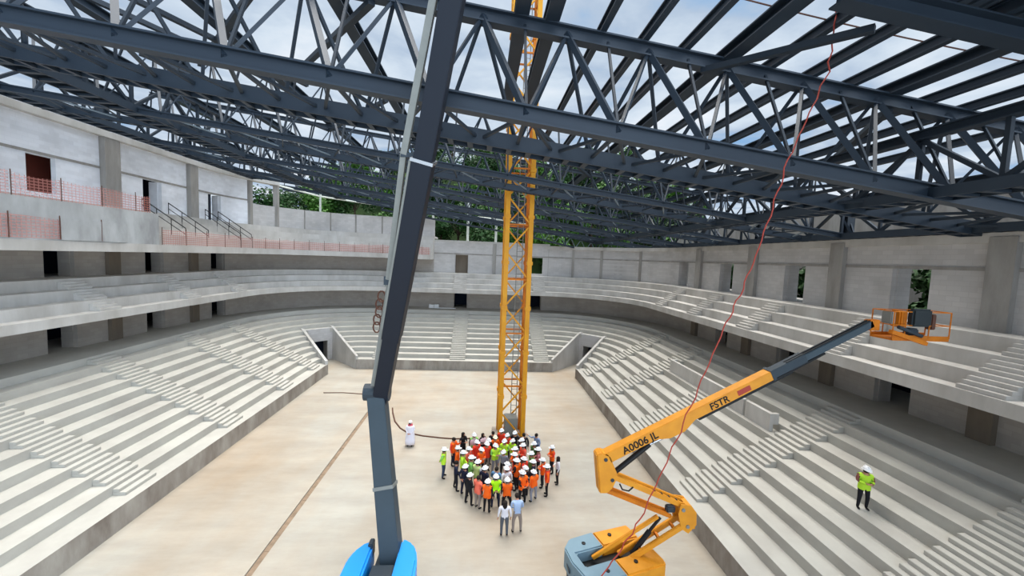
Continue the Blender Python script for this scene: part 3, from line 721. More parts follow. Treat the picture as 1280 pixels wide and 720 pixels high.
# ------------------------------------------------------------------ boom helper
def rounded(w_, l_, r, n=6):
    P_ = []
    for cx, cy, a0 in ((w_/2-r, l_/2-r, 0), (-w_/2+r, l_/2-r, PI/2), (-w_/2+r, -l_/2+r, PI), (w_/2-r, -l_/2+r, 1.5*PI)):
        for i in range(n+1):
            a_ = a0+PI/2*i/n; P_.append((cx+r*math.cos(a_), cy+r*math.sin(a_)))
    return P_
def wheel(parent, x, y, r, w_):
    mb = MB(); mb.lathe([(r*.62, -w_/2), (r*.96, -w_/2), (r, -w_/2+.05), (r, w_/2-.05), (r*.96, w_/2), (r*.62, w_/2)], n=24); mt = Matrix.Translation((x, y, r)) @ Matrix.Rotation(PI/2, 4, 'X')
    o = mb.done('wheel', M['rubber'], parent, mtx=mt)
    mb = MB(); mb.lathe([(r*.3, -w_/2-.02), (r*.6, -w_/2+.03), (r*.6, w_/2-.03), (r*.3, w_/2+.02)], n=20); mb.done('rim', M['rail'], o, mtx=mt)

# ------------------------------------------------------------------ orange articulated boom lift
BY = 14.2
LO = Vector((5.35, BY, 0))
t = empty('boom_lift', 'orange yellow articulated boom lift reaching out to the right over the terrace', 'boom lift', LO)
T = Matrix.Rotation(.30, 4, 'Z')
mb = MB(); mb.box(-1.5, 1.5, -.75, .75, .45, .85, T); mb.box(-1.2, -.9, -1.1, 1.1, .4, .6, T); mb.box(.9, 1.2, -1.1, 1.1, .4, .6, T); mb.done('chassis', M['darkgrey'], t, bevel=.03)
for x in (-.95, .95):
    for y in (-.72, .72):
        p = T @ Vector((x, y, 0)); wheel(t, p.x, p.y, .46, .36)
mb = MB(); mb.lathe([(.7, .85), (.7, 1.02)], n=24); mb.done('slew_ring', M['black'], t)
mb = MB(); mb.prism([(-.1, -1.2), (1.65, -1.2), (1.75, -1.0), (1.75, -.35), (-.1, -.35)], 1.0, 1.72, T); mb.done('engine_cover', M['lift'], t, bevel=.06)
mb = MB(); mb.prism([(-.1, .35), (1.6, .35), (1.65, .6), (1.6, 1.15), (-.1, 1.2)], 1.0, 1.72, T); mb.done('tank_cover', M['lift'], t, bevel=.06)
cw = [(-.1, -1.2), (-.1, -.35), (-1.35, -.35), (-1.35, .35), (-.1, .35), (-.1, 1.2), (-1.2, 1.15), (-1.65, .75), (-1.75, 0), (-1.65, -.75), (-1.2, -1.15)]
mb = MB(); mb.prism(cw, .95, 1.74, T); mb.done('counterweight', M['liftgrey'], t, bevel=.05)
mb = MB(); mb.prism([(-1.34, -.34), (1.3, -.34), (1.3, .34), (-1.34, .34)], .95, 1.30, T); mb.done('turntable_well', M['black'], t)
for x, y in ((.6, -.75), (-.7, -.8), (-.8, .7), (.5, .8)):
    p = T @ Vector((x, y, 1.72)); mb = MB(); mb.lathe([(.08, 0), (.08, .05), (.03, .06)], p, 10); mb.done('cap', M['black'], t)
for s in (-1, 1):
    p = T @ Vector((-1.72, s*.25, 1.3)); mb = MB(); mb.bar(p+Vector((0, -.2, 0)), p+Vector((0, .2, 0)), .06, .12); mb.done('vent_slot', M['darkgrey'], t)
def L(x, z, y=0.): return Vector((x-LO.x, y, z))
# lower arm: base pivot up to the right knuckle
def arm(name, a_, b_, w_, h_, m, y=0.):
    mb = MB(); mb.bar(L(*a_, y), L(*b_, y), w_, h_); return mb.done(name, M[m], t, bevel=.02)
for y in (-.25, .25): arm('lower_arm', (5.75, 1.42), (8.12, 2.98), .13, .22, 'lift', y)
arm('lower_link', (4.63, 1.48), (7.15, 3.16), .13, .15, 'lift')
for f in (.3, .6, .85):
    p = Vector((5.75+2.37*f, 0, 1.42+1.56*f)); mb = MB(); mb.bar(L(p.x, p.z, -.25), L(p.x, p.z, .25), .1, .1); mb.done('cross_member', M['rustyel'], t)
mb = MB(); mb.tube(L(6.2, 1.6), L(6.85, 2.55), .10, 12); mb.done('lift_cylinder', M['black'], t)
mb = MB(); mb.tube(L(6.85, 2.55), L(7.25, 3.1), .06, 12); mb.done('lift_rod', M['black'], t)
# knuckle
mb = MB()
kp = [(7.80, 3.45), (7.88, 3.84), (8.30, 3.78), (8.52, 3.50), (8.55, 3.0), (8.25, 2.66), (7.95, 2.85)]
for y0_, y1_ in ((-.33, -.28), (.28, .33)):
    A = [mb.bm.verts.new(L(x, z, y0_)) for x, z in kp]; B = [mb.bm.verts.new(L(x, z, y1_)) for x, z in kp]; n = len(kp)
    for i in range(n): mb.bm.faces.new((A[i], A[(i+1) % n], B[(i+1) % n], B[i]))
    mb.bm.faces.new(A[::-1]); mb.bm.faces.new(B)
mb.bar(L(8.42, 3.05, -.3), L(8.42, 3.05, .3), .2, .45); mb.bar(L(8.25, 3.62, -.3), L(8.25, 3.62, .3), .2, .2); mb.done('knuckle', M['lift'], t)
for px_, pz_ in ((7.98, 3.62), (8.2, 2.95)):
    mb = MB(); mb.tube(L(px_, pz_, -.37), L(px_, pz_, .37), .07, 12); mb.done('pivot_pin', M['rail'], t)
mb = MB(); mb.box(7.45-LO.x, 7.8-LO.x, -.12, .12, 3.35, 3.6); mb.done('knuckle_valve', M['darkgrey'], t, bevel=.04)
# mid arm: knuckle back up to the post on the left
for y in (-.17, .17): arm('middle_arm', (8.1, 3.68), (5.1, 4.92), .12, .2, 'lift', y)
for y in (-.15, .15): arm('middle_link', (7.6, 3.25), (4.85, 4.36), .10, .15, 'rustyel', y)
for k in range(4):
    f = .12+.1*k; mb = MB(); mb.bar(L(8.1-3*f, 3.68+1.24*f+.1, -.2), L(8.1-3*f, 3.68+1.24*f+.1, -.08), .1, .03); mb.done('hose_clamp', M['black'], t)
mb = MB(); mb.path([L(5.45, 4.62, -.24), L(5.55, 4.42, -.27), L(5.8, 4.36, -.27), L(5.98, 4.5, -.24)], .03); mb.done('hose_loop', M['black'], t)
# post
mb = MB()
pp = [(4.69, 4.24), (4.49, 5.74), (4.70, 5.84), (5.0, 5.72), (5.38, 4.92), (5.2, 4.45), (5.0, 4.24)]
A = [mb.bm.verts.new(L(x, z, -.25)) for x, z in pp]; B = [mb.bm.verts.new(L(x, z, .25)) for x, z in pp]
for i in range(7): mb.bm.faces.new((A[i], A[(i+1) % 7], B[(i+1) % 7], B[i]))
mb.bm.faces.new(A[::-1]); mb.bm.faces.new(B); mb.done('upright_post', M['lift'], t, bevel=.04)
for px_, pz_ in ((4.85, 5.58), (5.15, 4.78)):
    mb = MB(); mb.tube(L(px_, pz_, -.28), L(px_, pz_, .28), .07, 12); mb.done('pivot_pin', M['darkgrey'], t)
# main boom
b0, b1 = Vector((4.95, 5.60)), Vector((15.3, 11.05))
bd = (b1-b0).normalized(); bn_ = Vector((-bd.y, bd.x)); U_ = (bn_.x, 0, bn_.y)
def Bp(s, n_=0., y=0.):
    q = b0+bd*s+bn_*n_; return L(q.x, q.y, y)
mb = MB(); mb.bar(Bp(-.12, 0), Bp(7.1, 0), .42, .42, up=U_, h2=.36); boom = mb.done('main_boom', M['lift'], t, bevel=.02)
mb = MB(); q = [(1.9, -.19), (2.5, -.42), (3.1, -.44), (3.7, -.19)]
A = [mb.bm.verts.new(Bp(s, n_, -.17)) for s, n_ in q]; B = [mb.bm.verts.new(Bp(s, n_, .17)) for s, n_ in q]
for i in range(4): mb.bm.faces.new((A[i], A[(i+1) % 4], B[(i+1) % 4], B[i]))
mb.bm.faces.new(A[::-1]); mb.bm.faces.new(B); mb.done('boom_bracket', M['lift'], boom)
mb = MB(); mb.bar(Bp(3.8, -.26), Bp(7.9, -.25), .3, .12, up=U_); mb.bar(Bp(7.9, -.24), Bp(9.4, -.22), .2, .08, up=U_); mb.done('cable_carrier', M['black'], boom)
mb = MB(); mb.bar(Bp(7.0, 0), Bp(8.6, 0), .36, .34, up=U_); mb.done('second_boom', M['darkgrey'], t, bevel=.02)
mb = MB(); mb.bar(Bp(7.05, 0), Bp(7.18, 0), .45, .41, up=U_); mb.done('boom_collar', M['darkgrey'], t)
mb = MB(); mb.bar(Bp(7.8, 0), Bp(11.6, 0), .30, .28, up=U_); mb.done('tip_boom', M['slate'], t, bevel=.02)
for y in (-.12, .0):
    mb = MB(); mb.tube(Bp(7.8, .17, y), Bp(11.5, .17, y), .03, 6); mb.done('boom_hose', M['black'], t)
mb = MB(); mb.tube(L(5.3, 4.95), Bp(1.7, -.36), .10, 12); cyl = mb.done('boom_cylinder', M['black'], t)
mb = MB(); mb.tube(Bp(1.7, -.36), Bp(2.7, -.38), .055, 12); mb.done('piston_rod', M['chrome'], cyl)
def text(body, size, parent, s, n_, m='text'):
    cu = bpy.data.curves.new('lettering', 'FONT'); cu.body = body; cu.size = size; cu.extrude = .004; cu.align_x = 'LEFT'; cu.align_y = 'CENTER'; cu.offset = .008
    cu.materials.append(M[m]); tmp = bpy.data.objects.new('tmp', cu); C.objects.link(tmp); bpy.context.view_layer.update()
    me = bpy.data.meshes.new_from_object(tmp.evaluated_get(bpy.context.evaluated_depsgraph_get())); bpy.data.objects.remove(tmp); me.name = 'lettering'
    o = bpy.data.objects.new('lettering', me); C.objects.link(o); o.parent = parent
    p = Bp(s, n_, -.217); ang = math.atan2(bd.y, bd.x)
    o.matrix_local = Matrix.Translation(p) @ Matrix.Rotation(-ang, 4, 'Y') @ Matrix.Rotation(PI/2, 4, 'X')
    return o
text('A0006 JL', .40, boom, .62, -.02); text('FSTR', .38, boom, 4.35, -.015)
mb = MB(); mb.bar(Bp(5.55, -.01, -.214), Bp(6.1, -.01, -.214), .012, .2, up=U_); mb.done('red_mark', M['red_hose'], boom)
# jib head and platform
mb = MB(); mb.bar(Bp(11.45, .0), Bp(11.45, .0)+Vector((.4, 0, .02)), .3, .42); mb.done('jib_head', M['rustyel'], t, bevel=.02)
PX0, PX1, PZ = 15.72, 18.1, 10.42
mb = MB(); mb.box(PX0-LO.x, PX1-LO.x, -.42, .42, PZ, PZ+.08)
for y in (-.43, .42): mb.box(PX0-LO.x, PX1-LO.x, y, y+.02, PZ, PZ+.20)
mb.done('platform_floor', M['rustyel'], t)
for x in (PX0, PX0+.5, PX0+1.5, PX1):
    for y in (-.42, .42):
        mb = MB(); mb.tube(L(x, PZ+.1, y), L(x, PZ+1.12, y), .022, 6); mb.done('platform_post', M['rustyel'], t)
for z in (.60, 1.12):
    for y in (-.42, .42):
        mb = MB(); mb.tube(L(PX0, PZ+z, y), L(PX1, PZ+z, y), .02, 6); mb.done('platform_rail', M['rustyel'], t)
    for x in (PX0, PX1):
        mb = MB(); mb.tube(L(x, PZ+z, -.42), L(x, PZ+z, .42), .02, 6); mb.done('platform_rail', M['rustyel'], t)
mb = MB(); mb.box(PX0+.72-LO.x, PX0+1.52-LO.x, -.5, -.24, PZ+.56, PZ+1.24); mb.done('control_box', M['screen'], t, bevel=.06)
mb = MB(); mb.box(PX0+.36-LO.x, PX0+.66-LO.x, -.34, .1, PZ+.5, PZ+1.14); mb.done('basket_mount', M['rustyel'], t, bevel=.05)
mb = MB(); mb.box(PX0+.03-LO.x, PX0+.22-LO.x, -.3, .1, PZ+.62, PZ+1.1); mb.done('jib_plate', M['rail'], t, bevel=.03)
mb = MB(); mb.bar(L(15.55, 10.78, -.5), L(17.05, 10.34, -.5), .16, .15); mb.done('levelling_link', M['rustyel'], t)
mb = MB(); mb.tube(L(15.9, 10.95, -.46), L(16.9, 10.62, -.46), .07, 8); mb.done('levelling_cylinder', M['darkgrey'], t)
mb = MB(); mb.box(PX0+.75-LO.x, PX0+1.15-LO.x, -.40, -.1, PZ+.2, PZ+.48); mb.done('rotator_valve', M['darkgrey'], t, bevel=.05)
mb = MB(); mb.box(PX0+1.55-LO.x, PX0+1.75-LO.x, -.45, -.2, PZ+.45, PZ+1.05); mb.done('tool_box', M['cable'], t, bevel=.03)

# ------------------------------------------------------------------ blue boom lift with the dark raised boom
GO = Vector((-3.25, 14.0, 0))
t = empty('boom_lift', 'bright blue boom lift whose long dark boom rises up through the roof steel', 'boom lift', GO)
mb = MB(); mb.box(-.9, .9, -3.0, .3, .45, .85); mb.done('chassis', M['darkgrey'], t, bevel=.03)
for x in (-1.05, 1.05):
    for y in (-2.6, -.1): wheel(t, x, y, .46, .34)
mb = MB(); mb.lathe([(.7, .85), (.7, 1.05)], n=24); mb.done('slew_ring', M['black'], t)
mb = MB(); mb.box(-.42, .42, -1.6, 1.0, 1.0, 1.35); mb.done('turntable', M['darkgrey'], t, bevel=.03)
for s in (-1, 1):
    P_ = [(s*.45, -1.75), (s*1.12, -1.75), (s*1.25, -1.4), (s*1.22, -.3), (s*1.1, .25), (s*.9, .6), (s*.68, .78), (s*.45, .82)]
    if s > 0: pass
    else: P_ = [(s*.55, -1.75), (s*1.2, -1.75), (s*1.32, -1.3), (s*1.3, -.2), (s*1.18, .25), (s*.95, .58), (s*.7, .72), (s*.55, .72)]
    mb = MB(); mb.prism(P_, 1.0, 1.95); mb.done('blue_cover', M['blue'], t, bevel=.09)
mb = MB(); mb.box(-.72, -.54, .35, .72, 1.5, 2.05); mb.done('control_panel', M['darkgrey'], t, bevel=.03)
mb = MB(); mb.box(-.40, .4, -1.7, -.2, 1.3, 1.7); mb.done('rear_deck', M['darkgrey'], t, bevel=.03)
k0, k1, k2 = Vector((-3.02, 14.3, 1.1)), Vector((-4.12, 16.0, 7.25)), Vector((-.55, 10.0, 22.6))
def G(p): return p-GO
upv = Vector((0, -1, 0))
mb = MB(); mb.bar(G(k0), G(k1), .74, .66, up=upv, w2=.68, h2=.6); lowb = mb.done('lower_boom', M['slate'], t, bevel=.02)
f1 = k0.lerp(k1, .46); 
mb = MB(); mb.bar(G(k0.lerp(k1, .45)), G(k0.lerp(k1, .47)), .78, .7, up=upv); mb.done('boom_band', M['rail'], lowb)
mb = MB(); mb.tube(G(k1)+Vector((-.5, 0, .1)), G(k1)+Vector((.5, 0, .1)), .34, 16); mb.done('knuckle', M['darkgrey'], t)
d = (k2-k1).normalized(); sx_ = d.cross(Vector((0, -1, 0))).normalized()
if sx_.x < 0: sx_ = -sx_
off = .18*sx_
Lq = (k2-k1).length
def Q(s): return G(k1+off+d*s)
mb = MB(); mb.bar(Q(-.3), Q(3.3), .58, .6, up=upv); mb.done('upper_boom_foot', M['navyboom'], t, bevel=.02)
mb = MB(); mb.bar(Q(2.9), Q(9.6), .64, .66, up=upv); ub = mb.done('upper_boom', M['navyboom'], t, bevel=.02)
mb = MB(); mb.bar(Q(9.3), Q(Lq), .58, .58, up=upv); mb.done('inner_boom', M['navyboom'], t, bevel=.02)
mb = MB(); mb.bar(Q(9.5), Q(9.60), .70, .72, up=upv); mb.done('boom_collar', M['chrome'], ub)
def Qr(s, o): return Q(s)-sx_*o+Vector((0, -.05, 0))
mb = MB(); mb.bar(Qr(3.3, .36), Qr(9.5, .36), .07, .5, up=upv); mb.done('side_plate', M['rail'], t)
mb = MB(); mb.bar(Qr(.5, .38), Qr(5.0, .40), .16, .22, up=upv); mb.bar(Qr(5.0, .46), Qr(9.5, .62), .17, .2, up=upv); mb.bar(Qr(9.5, .62), Qr(Lq, .40), .19, .2, up=upv); mb.done('cable_rail', M['rail'], t)
mb = MB(); mb.box(-.12, .12, -.12, .12, -.15, .15, Matrix.Translation(Qr(5.2, .48))); mb.box(-.2, .22, -.1, .1, -.07, .07, Matrix.Translation(Qr(9.55, .5))); mb.done('rail_bracket', M['darkgrey'], t)
mb = MB()
for k in range(5):
    c_ = Qr(3.2+k*.33, .60+.03*(k % 2)); mb.path([c_+Vector((.13*math.cos(a_/10*2*PI), -.05, .20*math.sin(a_/10*2*PI))) for a_ in range(11)], .03, 5)
mb.done('hose_coil', M['cable'], t)
for k, s in enumerate((1.5, 2.4, 4.3, 6.2, 8.0)):
    mb = MB(); mb.lathe([(.07, -.06), (.07, .06)], Qr(s, .33), 8); mb.done('bolt', M['black'], ub)

# ------------------------------------------------------------------ hoses
mb = MB()
pts = [(10.6, 12, 21.05), (10.58, 12, 20.1), (10.53, 12, 19.17), (10.05, 12, 17.9), (9.47, 12, 16.42), (9.1, 12, 14.9), (8.68, 12, 13.37), (8.25, 12, 12.1), (7.81, 12, 11.02), (7.2, 12, 9.3), (6.59, 12, 7.56), (6.0, 12, 6.0), (5.44, 12, 4.55), (4.9, 12, 3.6), (4.26, 12, 2.6), (3.9, 12.0, 1.6), (3.7, 11.9, .5), (3.6, 11.7, .05), (3.3, 11.2, .03), (2.6, 10.7, .03)]
fine = []
for i in range(len(pts)-1):
    for k in range(6):
        a_ = Vector(pts[i]).lerp(Vector(pts[i+1]), k/6); j = i*6+k
        fine.append(a_+(Vector((.035*math.sin(j*1.7), .03*math.cos(j*1.3), 0)) if i < 15 else Vector()))
fine.append(Vector(pts[-1])); mb.path(fine, .022, 6)
tag(mb.done('hose', M['red_hose'], smooth=True), 'long thin red hose hanging from the roof edge down past the orange boom lift', 'hose')
mb = MB(); P_ = [(-7.2, 32.9, .03), (-6.95, 31.9, .03), (-6.4, 30.2, .03), (-5.75, 29.0, .03), (-5.2, 28.4, .03), (-4.5, 28.0, .03), (-3.9, 27.75, .03), (-2.6, 27.45, .03), (-1.6, 27.3, .03), (0, 27.4, .03)]
mb.path(P_, .055, 6); tag(mb.done('hose', M['cable'], smooth=True), 'brown cable curving over the floor behind the robed person towards the crowd', 'cable')
mb = MB(); mb.path([(-14.2, 36.4, .03), (-12.5, 36.5, .03), (-10.6, 36.2, .03), (-9.0, 35.6, .03)], .04, 6); tag(mb.done('hose', M['cable'], smooth=True), 'thin dark cable on the floor between the left terrace and the dark boom', 'cable')

# materials left on the far walkway
t = empty('cement_bag_stack', 'white bags stacked on the far walkway left of the black doorway', 'bags', (-7.0, YF+OW-1.0, ZW))
for i in range(6):
    mb = MB(); mb.box(-.35, .35, -.2, .2, 0, .17); o = mb.done('bag', M['white'], t, bevel=.05); o.location = (.72*(i % 2), 0, .175*(i//2))
mb = MB(); mb.box(-1.3, 1.3, -.15, .15, 0, .10); o = mb.done('plank', M['white'], bevel=.01); o.location = (-4.9, YF+OW-1.1, ZW)
tag(o, 'white plank lying on the far walkway beside the black doorway', 'plank')

# ------------------------------------------------------------------ people
CM = {}
def cloth(c):
    k = tuple(c)
    if k not in CM: CM[k] = mat('cloth', c, .85)
    return CM[k]
SK, SHIRT, TROU, SHOE = 0, 1, 2, 3
def body_mesh(name, la, ra, stance=.11, lean=0., hunch=0., wide=1.0, step=0.):
    """la / ra: (elbow, wrist, palm dir) in local metres; the figure looks along -y"""
    V_, E_, Rr, Tg = [], [], [], []
    def v(p, r, par=None, tg=SHIRT):
        V_.append(Vector(p)); Rr.append(r if isinstance(r, tuple) else (r, r))
        if par is not None: E_.append((par, len(V_)-1)); Tg.append(tg)
        return len(V_)-1
    ly = -lean
    pel = v((0, 0, .95), (.155*wide, .115), None)
    sp = v((0, ly*.3, 1.11), (.14*wide, .105), pel)
    ch = v((0, ly*.8, 1.30), (.165*wide, .118), sp)
    nb_ = v((0, ly*1.0, 1.43), (.085, .075), ch)
    nk = v((0, ly*1.2-.012-hunch*.3, 1.50), (.054, .056), nb_, SK)
    hd = v((0, ly*1.3-.03-hunch, 1.60-hunch*.2), (.072, .088), nk, SK)
    v((0, ly*1.3-.018-hunch*1.3, 1.685-hunch*.35), (.066, .082), hd, SK)
    for s, (el, wr, pd) in ((-1, ra), (1, la)):
        sh = v((s*.185*wide, ly*.95, 1.405), .066, ch)
        e_ = v((s*el[0], el[1]+ly*.9, el[2]), .046, sh)
        w_ = v((s*wr[0], wr[1]+ly*.9, wr[2]), .030, e_, SHIRT)
        pdv = Vector((s*pd[0], pd[1], pd[2])).normalized(); pw = V_[w_]
        pm = v(pw+pdv*.075, (.036, .02), w_, SK)
        side = pdv.cross(Vector((s, 0, 0))); side = side.normalized() if side.length > .1 else Vector((0, 1, 0))
        curl = pdv.cross(side).normalized()*s*-1
        for k, ln in enumerate((.036, .042, .040, .030)):
            f0 = v(pw+pdv*.105+side*(.03-.02*k), .0095, pm, SK)
            f1 = v(V_[f0]+pdv*ln+curl*.012, .0085, f0, SK)
            v(V_[f1]+pdv*ln*.7+curl*.025, .007, f1, SK)
        th = v(pw+pdv*.05+side*.04, .011, pm, SK); v(V_[th]+pdv*.035+side*.012+curl*.012, .009, th, SK)
    for s in (-1, 1):
        hp = v((s*.088, 0, .89), .092, pel, TROU)
        kn = v((s*(stance*.95), -.02+s*step*.4, .50), .064, hp, TROU)
        an = v((s*stance, .015+s*step, .11), .046, kn, TROU)
        ft = v((s*stance, .02+s*step, .045), .042, an, SHOE); v((s*(stance+.02), -.13+s*step, .035), (.042, .032), ft, SHOE)
    me = bpy.data.meshes.new(name); me.from_pydata([tuple(p) for p in V_], E_, [])
    o = bpy.data.objects.new(name, me); C.objects.link(o)
    sk = o.modifiers.new('s', 'SKIN'); sk.use_smooth_shade = True; ss = o.modifiers.new('b', 'SUBSURF'); ss.levels = 1; ss.render_levels = 1
    for i, d_ in enumerate(me.skin_vertices[0].data): d_.radius = Rr[i]; d_.use_root = (i == 0)
    dg = bpy.context.evaluated_depsgraph_get(); ev = o.evaluated_get(dg); m2 = bpy.data.meshes.new_from_object(ev)
    m2.name = name; bpy.data.objects.remove(o)
    mats = [M['skin'], cloth((.3, .3, .3)), cloth((.15, .16, .2)), cloth((.08, .07, .07))]
    m2.materials.clear()
    for q in mats: m2.materials.append(q)
    hc = V_[5]
    for vv in m2.vertices:   # nose, chin and ears
        p = vv.co
        if p.z > 1.52 and p.y < hc.y-.05:
            if abs(p.x) < .02 and abs(p.z-(hc.z-.005)) < .03: p.y -= .022
            if abs(p.x) < .03 and abs(p.z-(hc.z-.075)) < .025: p.y -= .010
        if p.z > 1.52 and abs(abs(p.x)-.075) < .018 and abs(p.y-hc.y-.005) < .022 and abs(p.z-hc.z) < .03: p.x *= 1.16
    for f in m2.polygons:
        c_ = f.center; best = (9, SHIRT)
        for (a_, b_), tg in zip(E_, Tg):
            A, B = V_[a_], V_[b_]; d_ = B-A; u = max(0, min(1, (c_-A).dot(d_)/max(1e-9, d_.length_squared))); q = (c_-A-d_*u).length/(.5+2.5*max(Rr[a_][0]*(1-u)+Rr[b_][0]*u, .02))
            if q < best[0]: best = (q, tg)
        tg = best[1]
        if tg == SHIRT and c_.z < .93 and abs(c_.x) < .2: tg = TROU
        f.material_index = tg; f.use_smooth = True
    return m2, hc
HANG = ((.235, .03, 1.14), (.245, -.05, .90), (.05, -.15, -1))
BACK = ((.25, .09, 1.15), (.08, .16, .98), (-1, .1, -.2))
FOLD = ((.24, -.02, 1.16), (.06, -.22, 1.14), (-1, -.05, .15))
PHONE = ((.24, -.08, 1.18), (.12, -.30, 1.36), (-.2, -.25, 1))
CLASP = ((.235, -.01, 1.14), (.08, -.20, .96), (-.9, -.15, -.4))
POUT = ((.36, -.02, 1.28), (.55, -.04, 1.36), (1, -.05, .1))
POSES = {
 'stand': body_mesh('body', HANG, HANG), 'back': body_mesh('body', BACK, BACK, .15), 'fold': body_mesh('body', FOLD, FOLD, .12),
 'phone': body_mesh('body', PHONE, HANG, .11), 'clasp': body_mesh('body', CLASP, CLASP, .10), 'apart': body_mesh('body', HANG, CLASP, .17, step=.04),
 'bent': body_mesh('body', CLASP, CLASP, .15, lean=.10, hunch=.05), 'read': body_mesh('body', PHONE, FOLD, .14, lean=.02, hunch=.03), 'slim': body_mesh('body', HANG, FOLD, .09, wide=.86),
 'out': body_mesh('body', HANG, POUT, .11)}
def vest_mesh(me, hc):
    bm = bmesh.new(); bm.from_mesh(me); bm.normal_update()
    kill = [f for f in bm.faces if not (f.material_index == SHIRT or (f.material_index == TROU and f.calc_center_median().z > .84)) or abs(f.calc_center_median().x) > .205 or f.calc_center_median().z > 1.46 or f.calc_center_median().z < .84]
    bmesh.ops.delete(bm, geom=kill, context='FACES')
    for v_ in bm.verts: v_.co += v_.normal*.018
    for f in bm.faces:
        z = f.calc_center_median().z; f.material_index = 1 if (1.03 < z < 1.10) else 0
    m2 = bpy.data.meshes.new('safety_vest'); bm.to_mesh(m2); bm.free()
    m2.materials.clear(); m2.materials.append(cloth((1, .4, .1))); m2.materials.append(cloth((.85, .86, .82)))
    return m2
VEST = {k: vest_mesh(*v) for k, v in POSES.items()}
def shared(mb, name, m, smooth=True):
    o = mb.done(name, m, smooth=smooth); me = o.data; bpy.data.objects.remove(o); return me
mb = MB(); mb.lathe([(.150, 0), (.152, .012), (.122, .022), (.118, .06), (.10, .10), (.065, .13), (.02, .142)], n=18, sx=.90, sy=1.05)
mb.prism([(-.09, -.13), (-.06, -.19), (0, -.205), (.06, -.19), (.09, -.13)], .0, .014); mb.box(-.014, .014, -.10, .11, .11, .148)
HAT = shared(mb, 'hard_hat', M['white'])
mb = MB(); mb.lathe([(.080, -.06), (.098, -.02), (.102, .03), (.088, .08), (.05, .112), (.01, .118)], (0, .014, 0), n=16, sx=.86, sy=1.04); HAIR = shared(mb, 'hair', M['black'])
mb = MB(); mb.lathe([(.03, -.34), (.085, -.30), (.105, -.15), (.10, -.02), (.104, .03), (.088, .08), (.05, .112), (.01, .118)], (0, .034, 0), n=16, sx=.9, sy=.95); LONG = shared(mb, 'hair', M['black'])
mb = MB()
for s in (-1, 1): mb.lathe([(.001, -.011), (.009, -.006), (.011, 0), (.009, .006), (.001, .011)], (s*.03, -.083, .012), n=8)
EYES = shared(mb, 'eyes', M['eye'])
mb = MB(); mb.lathe([(.001, -.006), (.014, -.004), (.018, 0), (.014, .004), (.001, .006)], (0, -.088, -.048), n=8, sx=1.3, sy=.5); MOUTH = shared(mb, 'mouth', M['lips'])
def part(name, me, parent, loc=(0, 0, 0), m=None, rx=0):
    o = bpy.data.objects.new(name, me); C.objects.link(o); o.parent = parent; o.location = loc; o.rotation_euler = (rx, 0, 0)
    if m is not None and o.material_slots:
        o.material_slots[0].link = 'OBJECT'; o.material_slots[0].material = m
    return o
def person(x, y, z, face, pose, label, shirt, trou, vest=None, head='hat', hair=(.12, .09, .07), skin=None, sc=1.0, group=None, hatcol=None):
    me, hc = POSES[pose]
    t = empty('person', label, 'person', (x, y, z), face, group); t.scale = (sc*1.17, sc*1.17, sc*.97)
    b = bpy.data.objects.new('body', me); C.objects.link(b); b.parent = t
    for i, mm in ((SHIRT, cloth(shirt)), (TROU, cloth(trou))):
        b.material_slots[i].link = 'OBJECT'; b.material_slots[i].material = mm
    if vest: part('safety_vest', VEST[pose], t, m=cloth(vest))
    hl = Vector((hc.x, hc.y, hc.z))
    part('eyes', EYES, t, hl); part('mouth', MOUTH, t, hl)
    if head == 'hat':
        part('hair', HAIR, t, hl+Vector((0, 0, -.012)), cloth(hair))
        part('hard_hat', HAT, t, hl+Vector((0, .006, .040)), cloth(hatcol) if hatcol else None)
    elif head == 'long': part('hair', LONG, t, hl, cloth(hair))
    else: part('hair', HAIR, t, hl, cloth(hair))
    return t
OR, LI, RE, SA = (1.0, .42, .10), (.78, .95, .25), (.93, .27, .17), (.95, .45, .36)
GR, NA, BK, WH, LB, GY = (.55, .80, .40), (.11, .13, .22), (.09, .09, .11), (.86, .85, .87), (.62, .70, .82), (.55, .56, .60)
DK, JE, TA = (.12, .12, .15), (.20, .25, .35), (.55, .50, .47)
CXY = (1.3, 21.9)
